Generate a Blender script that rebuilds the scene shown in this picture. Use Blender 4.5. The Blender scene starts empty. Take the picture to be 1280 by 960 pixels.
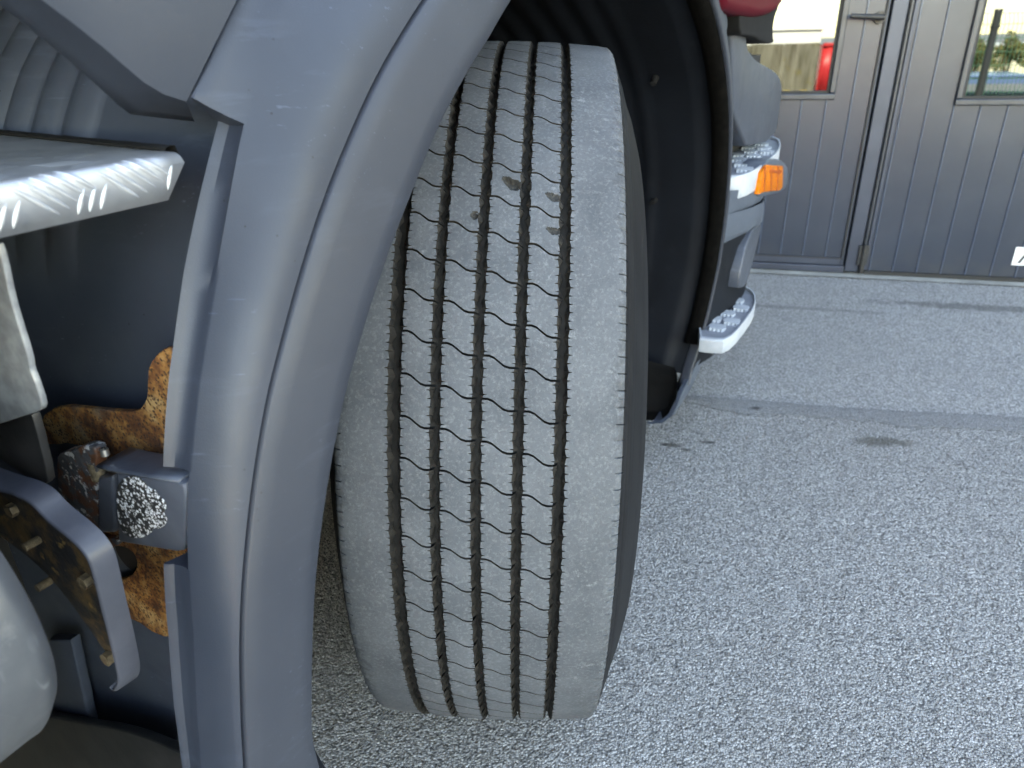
import bpy, bmesh, math, random
import numpy as np
from mathutils import Matrix, Vector
from math import sin, cos, pi, radians, atan2, hypot, sqrt
random.seed(7); np.random.seed(7)
S = bpy.context.scene
COL = S.collection

# ------------------------------------------------------------------ camera
CAM_H = 1.04; PITCH = radians(25.8); ROLL = radians(1.56); FPX = 889.0
_f = np.array([0, cos(PITCH), -sin(PITCH)]); _r = np.array([1.0, 0, 0]); _u = np.cross(_r, _f)
CR = _r*cos(ROLL) - _u*sin(ROLL); CU = _u*cos(ROLL) + _r*sin(ROLL); CF = _f
cd = bpy.data.cameras.new('camera'); cam = bpy.data.objects.new('camera', cd); COL.objects.link(cam)
cam.matrix_world = Matrix(((CR[0], CU[0], -CF[0], 0), (CR[1], CU[1], -CF[1], 0), (CR[2], CU[2], -CF[2], CAM_H), (0, 0, 0, 1)))
cd.sensor_width = 36; cd.lens = FPX/1280*36; cd.clip_start = 0.02; cd.clip_end = 2000
cd.dof.use_dof = True; cd.dof.focus_distance = 0.74; cd.dof.aperture_fstop = 8.5
S.camera = cam
# ------------------------------------------------------------------ sky, sun, exposure
SUN_EL = radians(37); SUN_AZ = radians(8)       # the sun stands behind the workshop
w = bpy.data.worlds.new('World'); S.world = w; w.use_nodes = True
wn = w.node_tree.nodes; wl = w.node_tree.links
sky = wn.new('ShaderNodeTexSky'); sky.sky_type = 'NISHITA'; sky.sun_disc = False
sky.sun_elevation = SUN_EL; sky.sun_rotation = SUN_AZ; sky.dust_density = 0.1; sky.air_density = 1.0; sky.ozone_density = 2.0
wl.new(sky.outputs[0], wn['Background'].inputs[0]); wn['Background'].inputs[1].default_value = 0.15
sd = bpy.data.lights.new('sun', 'SUN'); so = bpy.data.objects.new('sun', sd); COL.objects.link(so)
sd.energy = 4.0; sd.angle = radians(0.53); sd.color = (1, 0.95, 0.87)
sdir = Vector((sin(SUN_AZ)*cos(SUN_EL), cos(SUN_AZ)*cos(SUN_EL), sin(SUN_EL)))
so.rotation_euler = sdir.to_track_quat('Z', 'Y').to_euler(); so.location = (0, 30, 30)
S.view_settings.view_transform = 'Standard'; S.view_settings.look = 'None'; S.view_settings.gamma = 1
S.view_settings.exposure = 3.55
S.view_settings.use_white_balance = True; S.view_settings.white_balance_temperature = 10400; S.view_settings.white_balance_tint = 12
S.render.engine = 'CYCLES'
S.cycles.max_bounces = 4; S.cycles.diffuse_bounces = 2; S.cycles.glossy_bounces = 3; S.cycles.transmission_bounces = 3
S.cycles.use_adaptive_sampling = True; S.cycles.adaptive_threshold = 0.02; S.cycles.caustics_reflective = False; S.cycles.caustics_refractive = False; S.cycles.use_denoising = True

# ------------------------------------------------------------------ frames: pixel rays and the truck's axes
TH = radians(28.4)
FW = np.array([sin(TH), cos(TH), 0.0]); NO = np.array([cos(TH), -sin(TH), 0.0]); UP = np.array([0, 0, 1.0])
AU, AZ = 1.0, 0.52                              # centre of the wheel arch in the truck's (u, z)
EYE = np.array([0, 0, CAM_H])
def ray(x, y): return CR*((x-640)/FPX) + CU*(-(y-480)/FPX) + CF
def T(u, v, z): return FW*u + NO*v + UP*z
def P(x, y, u=None, v=None, z=None, rho=None):
    """world point where the sight line through a picture point meets a plane of the truck (u, v), a height z or a cylinder round the arch"""
    d = ray(x, y)
    if u is not None: t = u/(d @ FW)
    elif v is not None: t = v/(d @ NO)
    elif z is not None: t = (z-CAM_H)/d[2]
    else:
        du, dz = d @ FW, d[2]; a = du*du+dz*dz; ou, oz = -AU, CAM_H-AZ
        b = 2*(du*ou+dz*oz); c = ou*ou+oz*oz-rho*rho; t = (-b-sqrt(max(0, b*b-4*a*c)))/(2*a)
    return EYE+d*t
def proj(p):
    c = np.array(p)-EYE; k = c @ CF; return 640+FPX*(c @ CR)/k, 480-FPX*(c @ CU)/k
def uvz(p): return (p @ FW, p @ NO, p[2])

# the steered wheel's hub and axle direction
HUB = np.array([-0.0125, 1.1231, 0.5035]); AXIS = np.array([cos(0.0598), -sin(0.0598), 0])*cos(0.0303) - UP*sin(0.0303)
# ------------------------------------------------------------------ materials
MATS = {}
def mat(name, col, rough=0.6, metal=0.0, col2=None, scale=8, detail=6, bump=0.0, bscale=200, spec=0.5, fac=(0.35, 0.65), rvar=0.0, dirt=None, stretch=None):
    m = bpy.data.materials.new(name); m.use_nodes = True; nt = m.node_tree; n = nt.nodes; l = nt.links
    b = n['Principled BSDF']; b.inputs['Roughness'].default_value = rough; b.inputs['Metallic'].default_value = metal
    b.inputs['Specular IOR Level'].default_value = spec
    b.inputs['Base Color'].default_value = (*col, 1)
    g = n.new('ShaderNodeNewGeometry')
    pos = g.outputs['Position']
    if stretch:
        mp = n.new('ShaderNodeMapping'); mp.inputs['Scale'].default_value = stretch; l.new(pos, mp.inputs[0]); pos = mp.outputs[0]
    if col2 is not None:
        t = n.new('ShaderNodeTexNoise'); t.inputs['Scale'].default_value = scale; t.inputs['Detail'].default_value = detail; t.inputs['Roughness'].default_value = 0.6
        l.new(pos, t.inputs['Vector'])
        r = n.new('ShaderNodeValToRGB'); r.color_ramp.elements[0].position = fac[0]; r.color_ramp.elements[1].position = fac[1]
        r.color_ramp.elements[0].color = (*col, 1); r.color_ramp.elements[1].color = (*col2, 1)
        l.new(t.outputs[0], r.inputs[0]); out = r.outputs[0]
        if dirt:
            t2 = n.new('ShaderNodeTexNoise'); t2.inputs['Scale'].default_value = dirt[1]; t2.inputs['Detail'].default_value = 8; t2.inputs['Roughness'].default_value = 0.7
            l.new(g.outputs['Position'], t2.inputs['Vector'])
            mr = n.new('ShaderNodeMapRange'); mr.inputs[1].default_value = dirt[2]; mr.inputs[2].default_value = dirt[3]; l.new(t2.outputs[0], mr.inputs[0])
            mx = n.new('ShaderNodeMix'); mx.data_type = 'RGBA'; l.new(mr.outputs[0], mx.inputs[0]); l.new(out, mx.inputs[6]); mx.inputs[7].default_value = (*dirt[0], 1); out = mx.outputs[2]
        l.new(out, b.inputs['Base Color'])
        if rvar:
            mr = n.new('ShaderNodeMapRange'); mr.inputs[3].default_value = rough-rvar; mr.inputs[4].default_value = rough+rvar; l.new(t.outputs[0], mr.inputs[0]); l.new(mr.outputs[0], b.inputs['Roughness'])
    if bump:
        t3 = n.new('ShaderNodeTexNoise'); t3.inputs['Scale'].default_value = bscale; t3.inputs['Detail'].default_value = 4; l.new(g.outputs['Position'], t3.inputs['Vector'])
        bp = n.new('ShaderNodeBump'); bp.inputs['Strength'].default_value = bump; bp.inputs['Distance'].default_value = 0.002; l.new(t3.outputs[0], bp.inputs['Height']); l.new(bp.outputs[0], b.inputs['Normal'])
    MATS[name] = m; return m
class G:                                        # tiny node-graph helper
    def __init__(s, name):
        s.m = bpy.data.materials.new(name); s.m.use_nodes = True; s.n = s.m.node_tree.nodes; s.l = s.m.node_tree.links
        s.b = s.n['Principled BSDF']; s.pos = s.n.new('ShaderNodeNewGeometry').outputs['Position']; MATS[name] = s.m
    def put(s, v, sock):
        if isinstance(v, bpy.types.NodeSocket): s.l.new(v, sock)
        elif isinstance(v, tuple) and len(v) == 3 and sock.type == 'RGBA': sock.default_value = (*v, 1)
        else: sock.default_value = v
    def noise(s, scale, detail=4, rough=0.55, vec=None):
        t = s.n.new('ShaderNodeTexNoise'); t.inputs['Scale'].default_value = scale; t.inputs['Detail'].default_value = detail; t.inputs['Roughness'].default_value = rough
        s.l.new(vec or s.pos, t.inputs['Vector']); return t.outputs[0]
    def vor(s, scale, feature='F1', out=0, vec=None, rnd=1.0):
        t = s.n.new('ShaderNodeTexVoronoi'); t.feature = feature; t.inputs['Scale'].default_value = scale; t.inputs['Randomness'].default_value = rnd
        s.l.new(vec or s.pos, t.inputs['Vector']); return t.outputs[out]
    def rng(s, v, a, b, c=0.0, d=1.0):
        t = s.n.new('ShaderNodeMapRange'); s.put(v, t.inputs[0])
        for i, x in enumerate((a, b, c, d)): t.inputs[i+1].default_value = x
        return t.outputs[0]
    def math(s, op, a, b=0.0):
        t = s.n.new('ShaderNodeMath'); t.operation = op; s.put(a, t.inputs[0]); s.put(b, t.inputs[1]); return t.outputs[0]
    def mix(s, f, a, b):
        t = s.n.new('ShaderNodeMix'); t.data_type = 'RGBA'; s.put(f, t.inputs[0]); s.put(a, t.inputs[6]); s.put(b, t.inputs[7]); return t.outputs[2]
    def sep(s, v=None):
        t = s.n.new('ShaderNodeSeparateXYZ'); s.l.new(v or s.pos, t.inputs[0]); return t.outputs
    def ramp(s, v, stops):
        t = s.n.new('ShaderNodeValToRGB'); e = t.color_ramp.elements
        while len(e) < len(stops): e.new(0.5)
        for k, (p, c) in enumerate(stops): e[k].position = p; e[k].color = (*c, 1)
        s.put(v, t.inputs[0]); return t.outputs[0]
    def mapv(s, scale=(1, 1, 1), rot=(0, 0, 0), loc=(0, 0, 0)):
        t = s.n.new('ShaderNodeMapping'); t.inputs['Scale'].default_value = scale; t.inputs['Rotation'].default_value = rot; t.inputs['Location'].default_value = loc
        s.l.new(s.pos, t.inputs[0]); return t.outputs[0]
    def bump(s, h, strength, dist=0.002, prev=None):
        t = s.n.new('ShaderNodeBump'); t.inputs['Strength'].default_value = strength; t.inputs['Distance'].default_value = dist; s.l.new(h, t.inputs['Height'])
        if prev: s.l.new(prev, t.inputs['Normal'])
        s.l.new(t.outputs[0], s.b.inputs['Normal']); return t.outputs[0]
    def ellipse(s, cx, cy, ra, rb, ang, soft=0.4, wob=0.0):
        xyz = s.sep(); dx = s.math('SUBTRACT', xyz[0], cx); dy = s.math('SUBTRACT', xyz[1], cy); ca, sa = cos(ang), sin(ang)
        a = s.math('ADD', s.math('MULTIPLY', dx, ca/ra), s.math('MULTIPLY', dy, sa/ra)); b = s.math('ADD', s.math('MULTIPLY', dx, -sa/rb), s.math('MULTIPLY', dy, ca/rb))
        r = s.math('SQRT', s.math('ADD', s.math('MULTIPLY', a, a), s.math('MULTIPLY', b, b)))
        if wob:
            if not hasattr(s, 'wobn'): s.wobn = s.rng(s.noise(22, 5), 0.3, 0.7, -1, 1)
            r = s.math('ADD', r, s.math('MULTIPLY', s.wobn, wob))
        return s.rng(r, 1-soft, 1.0, 1.0, 0.0)
    def base(s, c): s.put(c, s.b.inputs['Base Color'])
    def set(s, **k):
        for a, v in k.items(): s.put(v, s.b.inputs[{'rough': 'Roughness', 'metal': 'Metallic', 'spec': 'Specular IOR Level', 'alpha': 'Alpha', 'coat': 'Coat Weight', 'ior': 'IOR', 'trans': 'Transmission Weight'}[a]])

def m_plastic(name, c1, c2, rough):
    """weathered mould-coloured plastic: fine grain, cloudy bleaching, rubbed streaks and a few specks"""
    g = G(name)
    cloud = g.noise(5, 5, 0.6); streak = g.noise(1.0, 5, 0.6, g.mapv((16, 16, 90), (0.5, 0.3, 0)))
    scr = g.noise(1.0, 3, 0.5, g.mapv((14, 260, 320), (0.2, 0.9, 0.5)))
    c = g.mix(g.rng(cloud, 0.35, 0.68), c1, c2)
    c = g.mix(g.math('MULTIPLY', g.rng(streak, 0.55, 0.75, 0, 0.5), g.rng(g.noise(7, 2), 0.45, 0.6)), c, tuple(min(1, x*1.9) for x in c2))
    c = g.mix(g.math('MULTIPLY', g.rng(scr, 0.66, 0.74, 0, 0.6), g.rng(g.noise(11, 2), 0.48, 0.58)), c, tuple(min(1, x*2.3) for x in c2))
    sp = g.math('MULTIPLY', g.rng(g.vor(75), 0.05, 0.075, 1, 0), g.rng(g.noise(9, 2), 0.5, 0.62)); c = g.mix(sp, c, tuple(x*0.35 for x in c1))
    g.base(c); g.put(g.rng(g.noise(9, 5, 0.65), 0.3, 0.7, rough-0.07, rough+0.1), g.b.inputs['Roughness'])
    g.bump(g.math('ADD', g.noise(900, 3), g.math('MULTIPLY', g.noise(14, 3), 1.2)), 0.10, 0.0016); return g.m
m_plastic('fender_plastic', (0.0231, 0.0302, 0.0453), (0.0297, 0.0380, 0.0559), 0.46)
m_plastic('flare_plastic', (0.0250, 0.0303, 0.0431), (0.0309, 0.0370, 0.0507), 0.5)
m_plastic('panel_plastic', (0.0257, 0.0334, 0.0491), (0.0326, 0.0419, 0.0605), 0.46)
m_plastic('mudguard_plastic', (0.0410, 0.0539, 0.0780), (0.0583, 0.0747, 0.1059), 0.5)
m_plastic('bumper_paint', (0.0683, 0.0848, 0.1121), (0.0844, 0.1027, 0.1329), 0.36)
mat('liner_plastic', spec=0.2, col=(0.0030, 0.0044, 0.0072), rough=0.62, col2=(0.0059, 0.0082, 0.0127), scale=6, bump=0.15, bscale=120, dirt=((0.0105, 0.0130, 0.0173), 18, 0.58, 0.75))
mat('seal_rubber', (0.0016, 0.0015, 0.0014), 0.9, col2=(0.0048, 0.0043, 0.0038), scale=60, bump=0.6, bscale=260, spec=0.06)
mat('black_plastic', (0.006, 0.006, 0.0065), 0.8, col2=(0.011, 0.011, 0.0115), scale=20, spec=0.25)
mat('black_steel', (0.0108, 0.0114, 0.0126), 0.45, col2=(0.0300, 0.0300, 0.0312), scale=25, bump=0.1)
mat('cab_paint', (0.075, 0.003, 0.008), 0.5, col2=(0.09, 0.004, 0.010), scale=4, spec=0.1)
MATS['cab_paint'].node_tree.nodes['Principled BSDF'].inputs['Coat Weight'].default_value = 0.05
mat('step_paint', (0.3564, 0.3856, 0.4250), 0.5, col2=(0.4396, 0.4651, 0.5023), scale=25, bump=0.1, dirt=((0.2079, 0.2142, 0.2254), 30, 0.6, 0.75))
m_plastic('sill_paint', (0.0467, 0.0557, 0.0738), (0.0578, 0.0679, 0.0882), 0.4)
mat('step_base', (0.1674, 0.1807, 0.2064), 0.5, col2=(0.2344, 0.2466, 0.2772), scale=25, bump=0.1, dirt=((0.0893, 0.0918, 0.0986), 30, 0.6, 0.75))  # darker than the bars: dirt, plus shade between them put into the colour
mat('bracket_paint', (0.0553, 0.0611, 0.0813), 0.45, col2=(0.0696, 0.0760, 0.0998), scale=30, bump=0.15, bscale=90, dirt=((0.1297, 0.1035, 0.0739), 75, 0.70, 0.76))
mat('latch_paint', (0.0600, 0.0697, 0.0910), 0.42, col2=(0.0800, 0.0923, 0.1170), scale=40, bump=0.12, bscale=120)
mat('flaked_paint', (0.060, 0.064, 0.074), 0.5, col2=(0.42, 0.43, 0.44), scale=110, detail=6, fac=(0.57, 0.60), bump=0.6, bscale=150, dirt=((0.11, 0.045, 0.025), 48, 0.50, 0.54))
gt = G('tank_paint'); ct = gt.mix(gt.rng(gt.noise(14, 8, 0.65), 0.35, 0.68), (0.055, 0.061, 0.070), (0.085, 0.091, 0.101))
ct = gt.mix(gt.math('MULTIPLY', gt.rng(gt.noise(1.0, 3, 0.5, gt.mapv((500, 40, 30), (0.3, 0.5, 0.9))), 0.62, 0.72, 0, 0.6), gt.rng(gt.noise(10, 3), 0.45, 0.6)), ct, (0.17, 0.178, 0.19)); ct = gt.mix(gt.rng(gt.noise(45, 6, 0.7), 0.62, 0.72, 0, 0.5), ct, (0.13, 0.135, 0.142))
gt.base(ct); gt.put(gt.rng(gt.noise(20, 6), 0.3, 0.7, 0.3, 0.55), gt.b.inputs['Roughness']); gt.bump(gt.noise(60, 4), 0.08, 0.002)
mat('galvanised', (0.2326, 0.2477, 0.2661), 0.42, metal=0.6, col2=(0.3550, 0.3777, 0.3992), scale=85, detail=3, bump=0.15, bscale=90, dirt=((0.1224, 0.1115, 0.0950), 16, 0.6, 0.74), rvar=0.12)
mat('body_white', (0.55, 0.56, 0.57), 0.5, col2=(0.6, 0.61, 0.62), scale=2)
mat('chassis_black', (0.010, 0.010, 0.011), 0.8, col2=(0.02, 0.02, 0.02), scale=10)
mat('bolt_steel', (0.10, 0.082, 0.06), 0.6, metal=0.4, col2=(0.26, 0.20, 0.13), scale=150, bump=0.5, bscale=400)
mat('pin_steel', (0.55, 0.56, 0.57), 0.35, metal=0.9)
mat('concrete', (0.25, 0.245, 0.225), 0.9, col2=(0.38, 0.37, 0.34), scale=9, bump=0.3, bscale=150)
def m_rust():
    g = G('rusty_steel')
    d = g.mapv((1, 1, 1)); c = g.ramp(g.noise(38, 8, 0.65), [(0.33, (0.06, 0.024, 0.015)), (0.43, (0.16, 0.062, 0.025)), (0.51, (0.34, 0.155, 0.05)), (0.64, (0.46, 0.28, 0.125))])
    warp = g.n.new('ShaderNodeVectorMath'); warp.operation = 'ADD'; g.l.new(d, warp.inputs[0])
    nz = g.n.new('ShaderNodeTexNoise'); nz.inputs['Scale'].default_value = 160; g.l.new(g.pos, nz.inputs['Vector'])
    sc = g.n.new('ShaderNodeVectorMath'); sc.operation = 'SCALE'; g.l.new(nz.outputs[1], sc.inputs[0]); sc.inputs[3].default_value = 0.0025; g.l.new(sc.outputs[0], warp.inputs[1])
    pits = g.rng(g.vor(310, vec=warp.outputs[0]), 0.26, 0.46, 1, 0)
    pits = g.math('MULTIPLY', pits, g.rng(g.noise(60, 2), 0.30, 0.40))
    c = g.mix(g.rng(g.noise(130, 5, 0.7), 0.5, 0.64, 0, 0.6), c, (0.13, 0.045, 0.02)); c = g.mix(g.math('MULTIPLY', pits, 0.85), c, (0.05, 0.028, 0.022))
    c = g.mix(g.rng(g.noise(20, 5), 0.60, 0.74, 0, 0.75), c, (0.17, 0.135, 0.105))
    c = g.mix(g.rng(g.noise(26, 4), 0.38, 0.28, 0, 0.8), c, (0.085, 0.03, 0.02))
    g.base(c); g.set(rough=0.85, spec=0.3); g.bump(g.math('SUBTRACT', g.noise(240, 5), pits), 0.7, 0.0012)
m_rust()
def m_web():
    g = G('oily_rusty_steel')
    c = g.mix(g.rng(g.noise(42, 7, 0.65), 0.46, 0.64), (0.02, 0.022, 0.027), (0.155, 0.095, 0.042)); c = g.mix(g.rng(g.noise(75, 4), 0.62, 0.70), c, (0.25, 0.16, 0.065))
    g.base(c); g.set(rough=0.5); g.bump(g.noise(200, 5), 0.5, 0.001)
m_web()
def m_chip():
    g = G('scraped_patch')
    cell = g.rng(g.vor(330, rnd=1.0), 0.34, 0.46, 1, 0); keep = g.rng(g.noise(48, 3), 0.40, 0.46); fine = g.math('MULTIPLY', g.rng(g.vor(620), 0.30, 0.42, 1, 0), g.rng(g.noise(100, 2), 0.5, 0.55))
    c = g.mix(g.math('MULTIPLY', g.math('MAXIMUM', cell, fine), keep), (0.026, 0.027, 0.029), (0.70, 0.72, 0.76)); g.base(c); g.set(rough=0.55)
m_chip()
def m_tread():
    g = G('worn_tread')
    c = g.mix(g.rng(g.noise(16, 7, 0.65), 0.34, 0.66), (0.072, 0.080, 0.091), (0.106, 0.115, 0.128))
    c = g.mix(g.rng(g.noise(260, 4, 0.7), 0.50, 0.72, 0, 0.28), c, (0.30, 0.31, 0.325))
    c = g.mix(g.rng(g.noise(420, 2, 0.6), 0.42, 0.30, 0, 0.35), c, (0.045, 0.047, 0.050))
    c = g.mix(g.math('MULTIPLY', g.rng(g.noise(95, 5, 0.7), 0.58, 0.68, 0, 0.45), g.rng(g.noise(9, 2), 0.5, 0.62)), c, (0.30, 0.31, 0.32))
    dv = g.n.new('ShaderNodeVectorMath'); dv.operation = 'DOT_PRODUCT'; g.l.new(g.pos, dv.inputs[0]); dv.inputs[1].default_value = tuple(AXIS)
    lat = g.math('ABSOLUTE', g.math('SUBTRACT', dv.outputs['Value'], float(HUB @ AXIS)))
    edge = g.math('ADD', g.rng(lat, 0.122, 0.147, 0, 0.62), g.rng(g.noise(120, 5, 0.7), 0.3, 0.7, -0.35, 0.35)); edge = g.math('ADD', edge, g.rng(g.noise(6, 2), 0.35, 0.65, -0.22, 0.22))
    c = g.mix(g.rng(edge, 0.42, 0.62, 0, 0.5), c, (0.045, 0.047, 0.051))
    g.base(c); g.set(rough=0.72, spec=0.35); g.bump(g.math('ADD', g.noise(700, 4), g.math('MULTIPLY', g.noise(140, 4), 0.8)), 0.35, 0.0008)
m_tread()
mat('groove_rubber', (0.0179, 0.0167, 0.0152), 0.75, col2=(0.0428, 0.0381, 0.0336), scale=60, bump=0.2, spec=0.2)
mat('sidewall_rubber', (0.0045, 0.0049, 0.0062), 0.6, col2=(0.0080, 0.0086, 0.0103), scale=25, detail=8, bump=0.15, bscale=180, stretch=(1, 1, 0.3), spec=0.2)
mat('groove_floor', (0.010, 0.0098, 0.0095), 0.8, col2=(0.022, 0.021, 0.020), scale=60, bump=0.2, spec=0.2)
mat('torn_rubber', (0.016, 0.016, 0.016), 0.85, col2=(0.045, 0.043, 0.04), scale=180, bump=0.8, bscale=400)
mat('rim_steel', (0.35, 0.36, 0.37), 0.45, metal=0.5, col2=(0.45, 0.46, 0.47), scale=12)
def m_amber():
    g = G('amber_lens'); g.base((0.85, 0.20, 0.004)); g.set(rough=0.25, trans=0.2, coat=0.0, spec=0.15); g.bump(g.rng(g.noise(1.0, 1, 0.5, g.mapv((90, 90, 160))), 0.35, 0.65), 0.5, 0.003)
m_amber()
def m_alu():
    g = G('tread_plate'); g.base(g.mix(g.rng(g.noise(30, 6), 0.35, 0.7), (0.36, 0.38, 0.41), (0.50, 0.52, 0.55))); g.set(metal=0.85)
    g.put(g.rng(g.noise(55, 6, 0.7), 0.3, 0.7, 0.42, 0.6), g.b.inputs['Roughness']); g.bump(g.noise(120, 5), 0.1, 0.001)
m_alu()

# ------------------------------------------------------------------ builders
WM = {}                                         # world matrices of what has been built
def link(o, parent, M):
    COL.objects.link(o); o.matrix_basis = M; WM[o.name] = M.copy()
    if parent is not None: o.parent = parent; o.matrix_parent_inverse = WM[parent.name].inverted()
def empty(name, loc, rz=0, label=None, cat=None, group=None):
    o = bpy.data.objects.new(name, None); o.empty_display_size = 0.1
    link(o, None, Matrix.Translation(Vector(loc)) @ Matrix.Rotation(rz, 4, 'Z')); tag(o, label, cat, group); return o
def tag(o, label=None, cat=None, group=None, kind=None):
    if label: o['label'] = label
    if cat: o['category'] = cat
    if group: o['group'] = group
    if kind: o['kind'] = kind
    return o
def build(name, V, Fc, m, parent=None, smooth=True, sharp=35, mi=None, bevel=0, solid=0, weld=False):
    V = np.array(V, float); c = (V.min(0)+V.max(0))/2
    me = bpy.data.meshes.new(name); me.from_pydata([tuple(p) for p in V-c], [], Fc)
    for k in ([m] if isinstance(m, str) else m): me.materials.append(MATS[k])
    if mi is not None: me.polygons.foreach_set('material_index', mi)
    me.polygons.foreach_set('use_smooth', [smooth]*len(me.polygons)); me.update()
    if weld:
        bm = bmesh.new(); bm.from_mesh(me); bmesh.ops.remove_doubles(bm, verts=bm.verts, dist=1e-5); bmesh.ops.recalc_face_normals(bm, faces=bm.faces); bm.to_mesh(me); bm.free()
    if smooth: me.set_sharp_from_angle(angle=radians(sharp))
    o = bpy.data.objects.new(name, me); link(o, parent, Matrix.Translation(Vector(c)))
    if solid: md = o.modifiers.new('solid', 'SOLIDIFY'); md.thickness = abs(solid); md.offset = -1 if solid > 0 else 1
    if bevel: md = o.modifiers.new('bevel', 'BEVEL'); md.width = bevel; md.segments = 3; md.limit_method = 'ANGLE'; md.angle_limit = radians(40)
    return o
def loft(name, rows, m, parent=None, closed=False, **k):
    n = len(rows[0]); V = [p for r in rows for p in r]; Fc = []
    for j in range(len(rows)-1):
        for i in range(n-(0 if closed else 1)):
            a = j*n+i; b = j*n+(i+1) % n; Fc.append((a, b, b+n, a+n))
    return build(name, V, Fc, m, parent, **k)
def boxw(name, c, X, Y, Z, m, parent=None, bevel=0.0, **k):
    """box with half-axes X, Y, Z (world vectors) round c"""
    c, X, Y, Z = (np.array(a, float) for a in (c, X, Y, Z)); V = [c+X*a+Y*b+Z*d for a in (-1, 1) for b in (-1, 1) for d in (-1, 1)]
    return build(name, V, [(0, 1, 3, 2), (4, 6, 7, 5), (0, 4, 5, 1), (2, 3, 7, 6), (0, 2, 6, 4), (1, 5, 7, 3)], m, parent, bevel=bevel, weld=True, **k)
def plate(name, pts, origin, X, Y, thick, m, parent=None, holes=(), bevel=0.0008, smooth=True, res=2):
    """flat plate cut to an outline (pts in the X, Y frame), its front on the plane, its thickness behind it; X x Y points at the viewer"""
    cu = bpy.data.curves.new(name, 'CURVE'); cu.dimensions = '2D'; cu.fill_mode = 'BOTH'
    for ring in [pts]+list(holes):
        sp = cu.splines.new('POLY'); sp.points.add(len(ring)-1); sp.use_cyclic_u = True
        for q, (a, b) in zip(sp.points, ring): q.co = (a, b, 0, 1)
    cu.extrude = thick/2-bevel; cu.bevel_depth = bevel; cu.bevel_resolution = res; cu.offset = -bevel
    tmp = bpy.data.objects.new('tmp', cu); me = bpy.data.meshes.new_from_object(tmp); me.name = name; bpy.data.objects.remove(tmp); bpy.data.curves.remove(cu)
    X, Y = np.array(X, float), np.array(Y, float); Z = np.cross(X, Y); origin = np.array(origin, float)
    co = np.empty(len(me.vertices)*3); me.vertices.foreach_get('co', co); co = co.reshape(-1, 3)
    Wd = origin+np.outer(co[:, 0], X)+np.outer(co[:, 1], Y)+np.outer(co[:, 2]-thick/2, Z)
    c = (Wd.min(0)+Wd.max(0))/2; me.vertices.foreach_set('co', (Wd-c).ravel()); me.materials.clear(); me.materials.append(MATS[m])
    bm = bmesh.new(); bm.from_mesh(me); bmesh.ops.remove_doubles(bm, verts=bm.verts, dist=1e-6); bmesh.ops.recalc_face_normals(bm, faces=bm.faces); bm.to_mesh(me); bm.free()
    me.polygons.foreach_set('use_smooth', [smooth]*len(me.polygons)); me.update(); me.set_sharp_from_angle(angle=radians(40))
    o = bpy.data.objects.new(name, me); link(o, parent, Matrix.Translation(Vector(c))); return o
def rnd(pts, k=2):                              # Chaikin corner rounding of a closed outline
    for _ in range(k):
        q = []
        for i in range(len(pts)):
            a, b = np.array(pts[i]), np.array(pts[(i+1) % len(pts)]); q += [tuple(a*.75+b*.25), tuple(a*.25+b*.75)]
        pts = q
    return pts
def uplate(name, px, u, thick, m, parent, holes=(), k=0, **kw):      # plate across the truck, outline given by picture points
    f = lambda ring: [uvz(P(x, y, u=u))[1:] for x, y in ring]
    ring = f(px); ring = rnd(ring, k) if k else ring
    return plate(name, ring, FW*u, NO, UP, thick, m, parent, holes=[f(h) for h in holes], **kw)
def vplate(name, px, v, thick, m, parent, k=0, **kw):                # plate along the truck's side
    ring = [(lambda q: (q[0], q[2]))(uvz(P(x, y, v=v))) for x, y in px]; ring = rnd(ring, k) if k else ring
    return plate(name, ring, NO*v, FW, UP, thick, m, parent, **kw)
def cyl(name, a, b, ra, rb, m, parent=None, seg=24, prof=None, **k):
    """lathe between a and b; prof = [(t, r), ...] or a plain tapered bar"""
    a, b = np.array(a, float), np.array(b, float); d = b-a; L = np.linalg.norm(d); d = d/L
    x = np.cross(d, [0.3, 0.2, 0.9]); x /= np.linalg.norm(x); y = np.cross(d, x)
    prof = prof or [(0, 0), (0, ra), (1, rb), (1, 0)]
    rows = [[a+d*L*t+(x*cos(2*pi*i/seg)+y*sin(2*pi*i/seg))*max(r, 1e-5) for i in range(seg)] for t, r in prof]
    return loft(name, rows, m, parent, closed=True, **k)

# ------------------------------------------------------------------ ground
def m_asphalt(name, stone, tone, far=False):
    g = G(name)
    v1 = g.vor(stone); rn = g.vor(stone, out=1); rc = g.sep(rn)
    big = g.noise(1.3, 5); mid = g.noise(11, 4)
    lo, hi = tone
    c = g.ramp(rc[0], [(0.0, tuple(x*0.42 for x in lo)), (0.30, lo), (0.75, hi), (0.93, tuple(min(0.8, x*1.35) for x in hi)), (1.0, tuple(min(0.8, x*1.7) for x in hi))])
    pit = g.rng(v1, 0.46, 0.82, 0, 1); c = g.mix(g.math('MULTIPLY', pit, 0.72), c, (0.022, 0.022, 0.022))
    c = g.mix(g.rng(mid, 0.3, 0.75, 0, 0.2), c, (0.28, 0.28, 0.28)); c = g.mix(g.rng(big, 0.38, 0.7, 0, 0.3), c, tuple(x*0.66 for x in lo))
    for (px, py, ra, rb, ang, col, st) in STAINS: # oil and damp marks
        p = P(px, py, z=0); c = g.mix(g.math('MULTIPLY', g.ellipse(p[0], p[1], ra, rb, ang, 0.55, 0.35), st), c, col)
    g.base(c); g.set(rough=0.62, spec=0.55)
    h = g.math('SUBTRACT', g.rng(g.noise(stone*0.35, 3), 0.3, 0.7, 0, 0.9), g.math('MULTIPLY', v1, 1.2))
    g.bump(h, 0.8, 0.004 if not far else 0.002); return g.m
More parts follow.
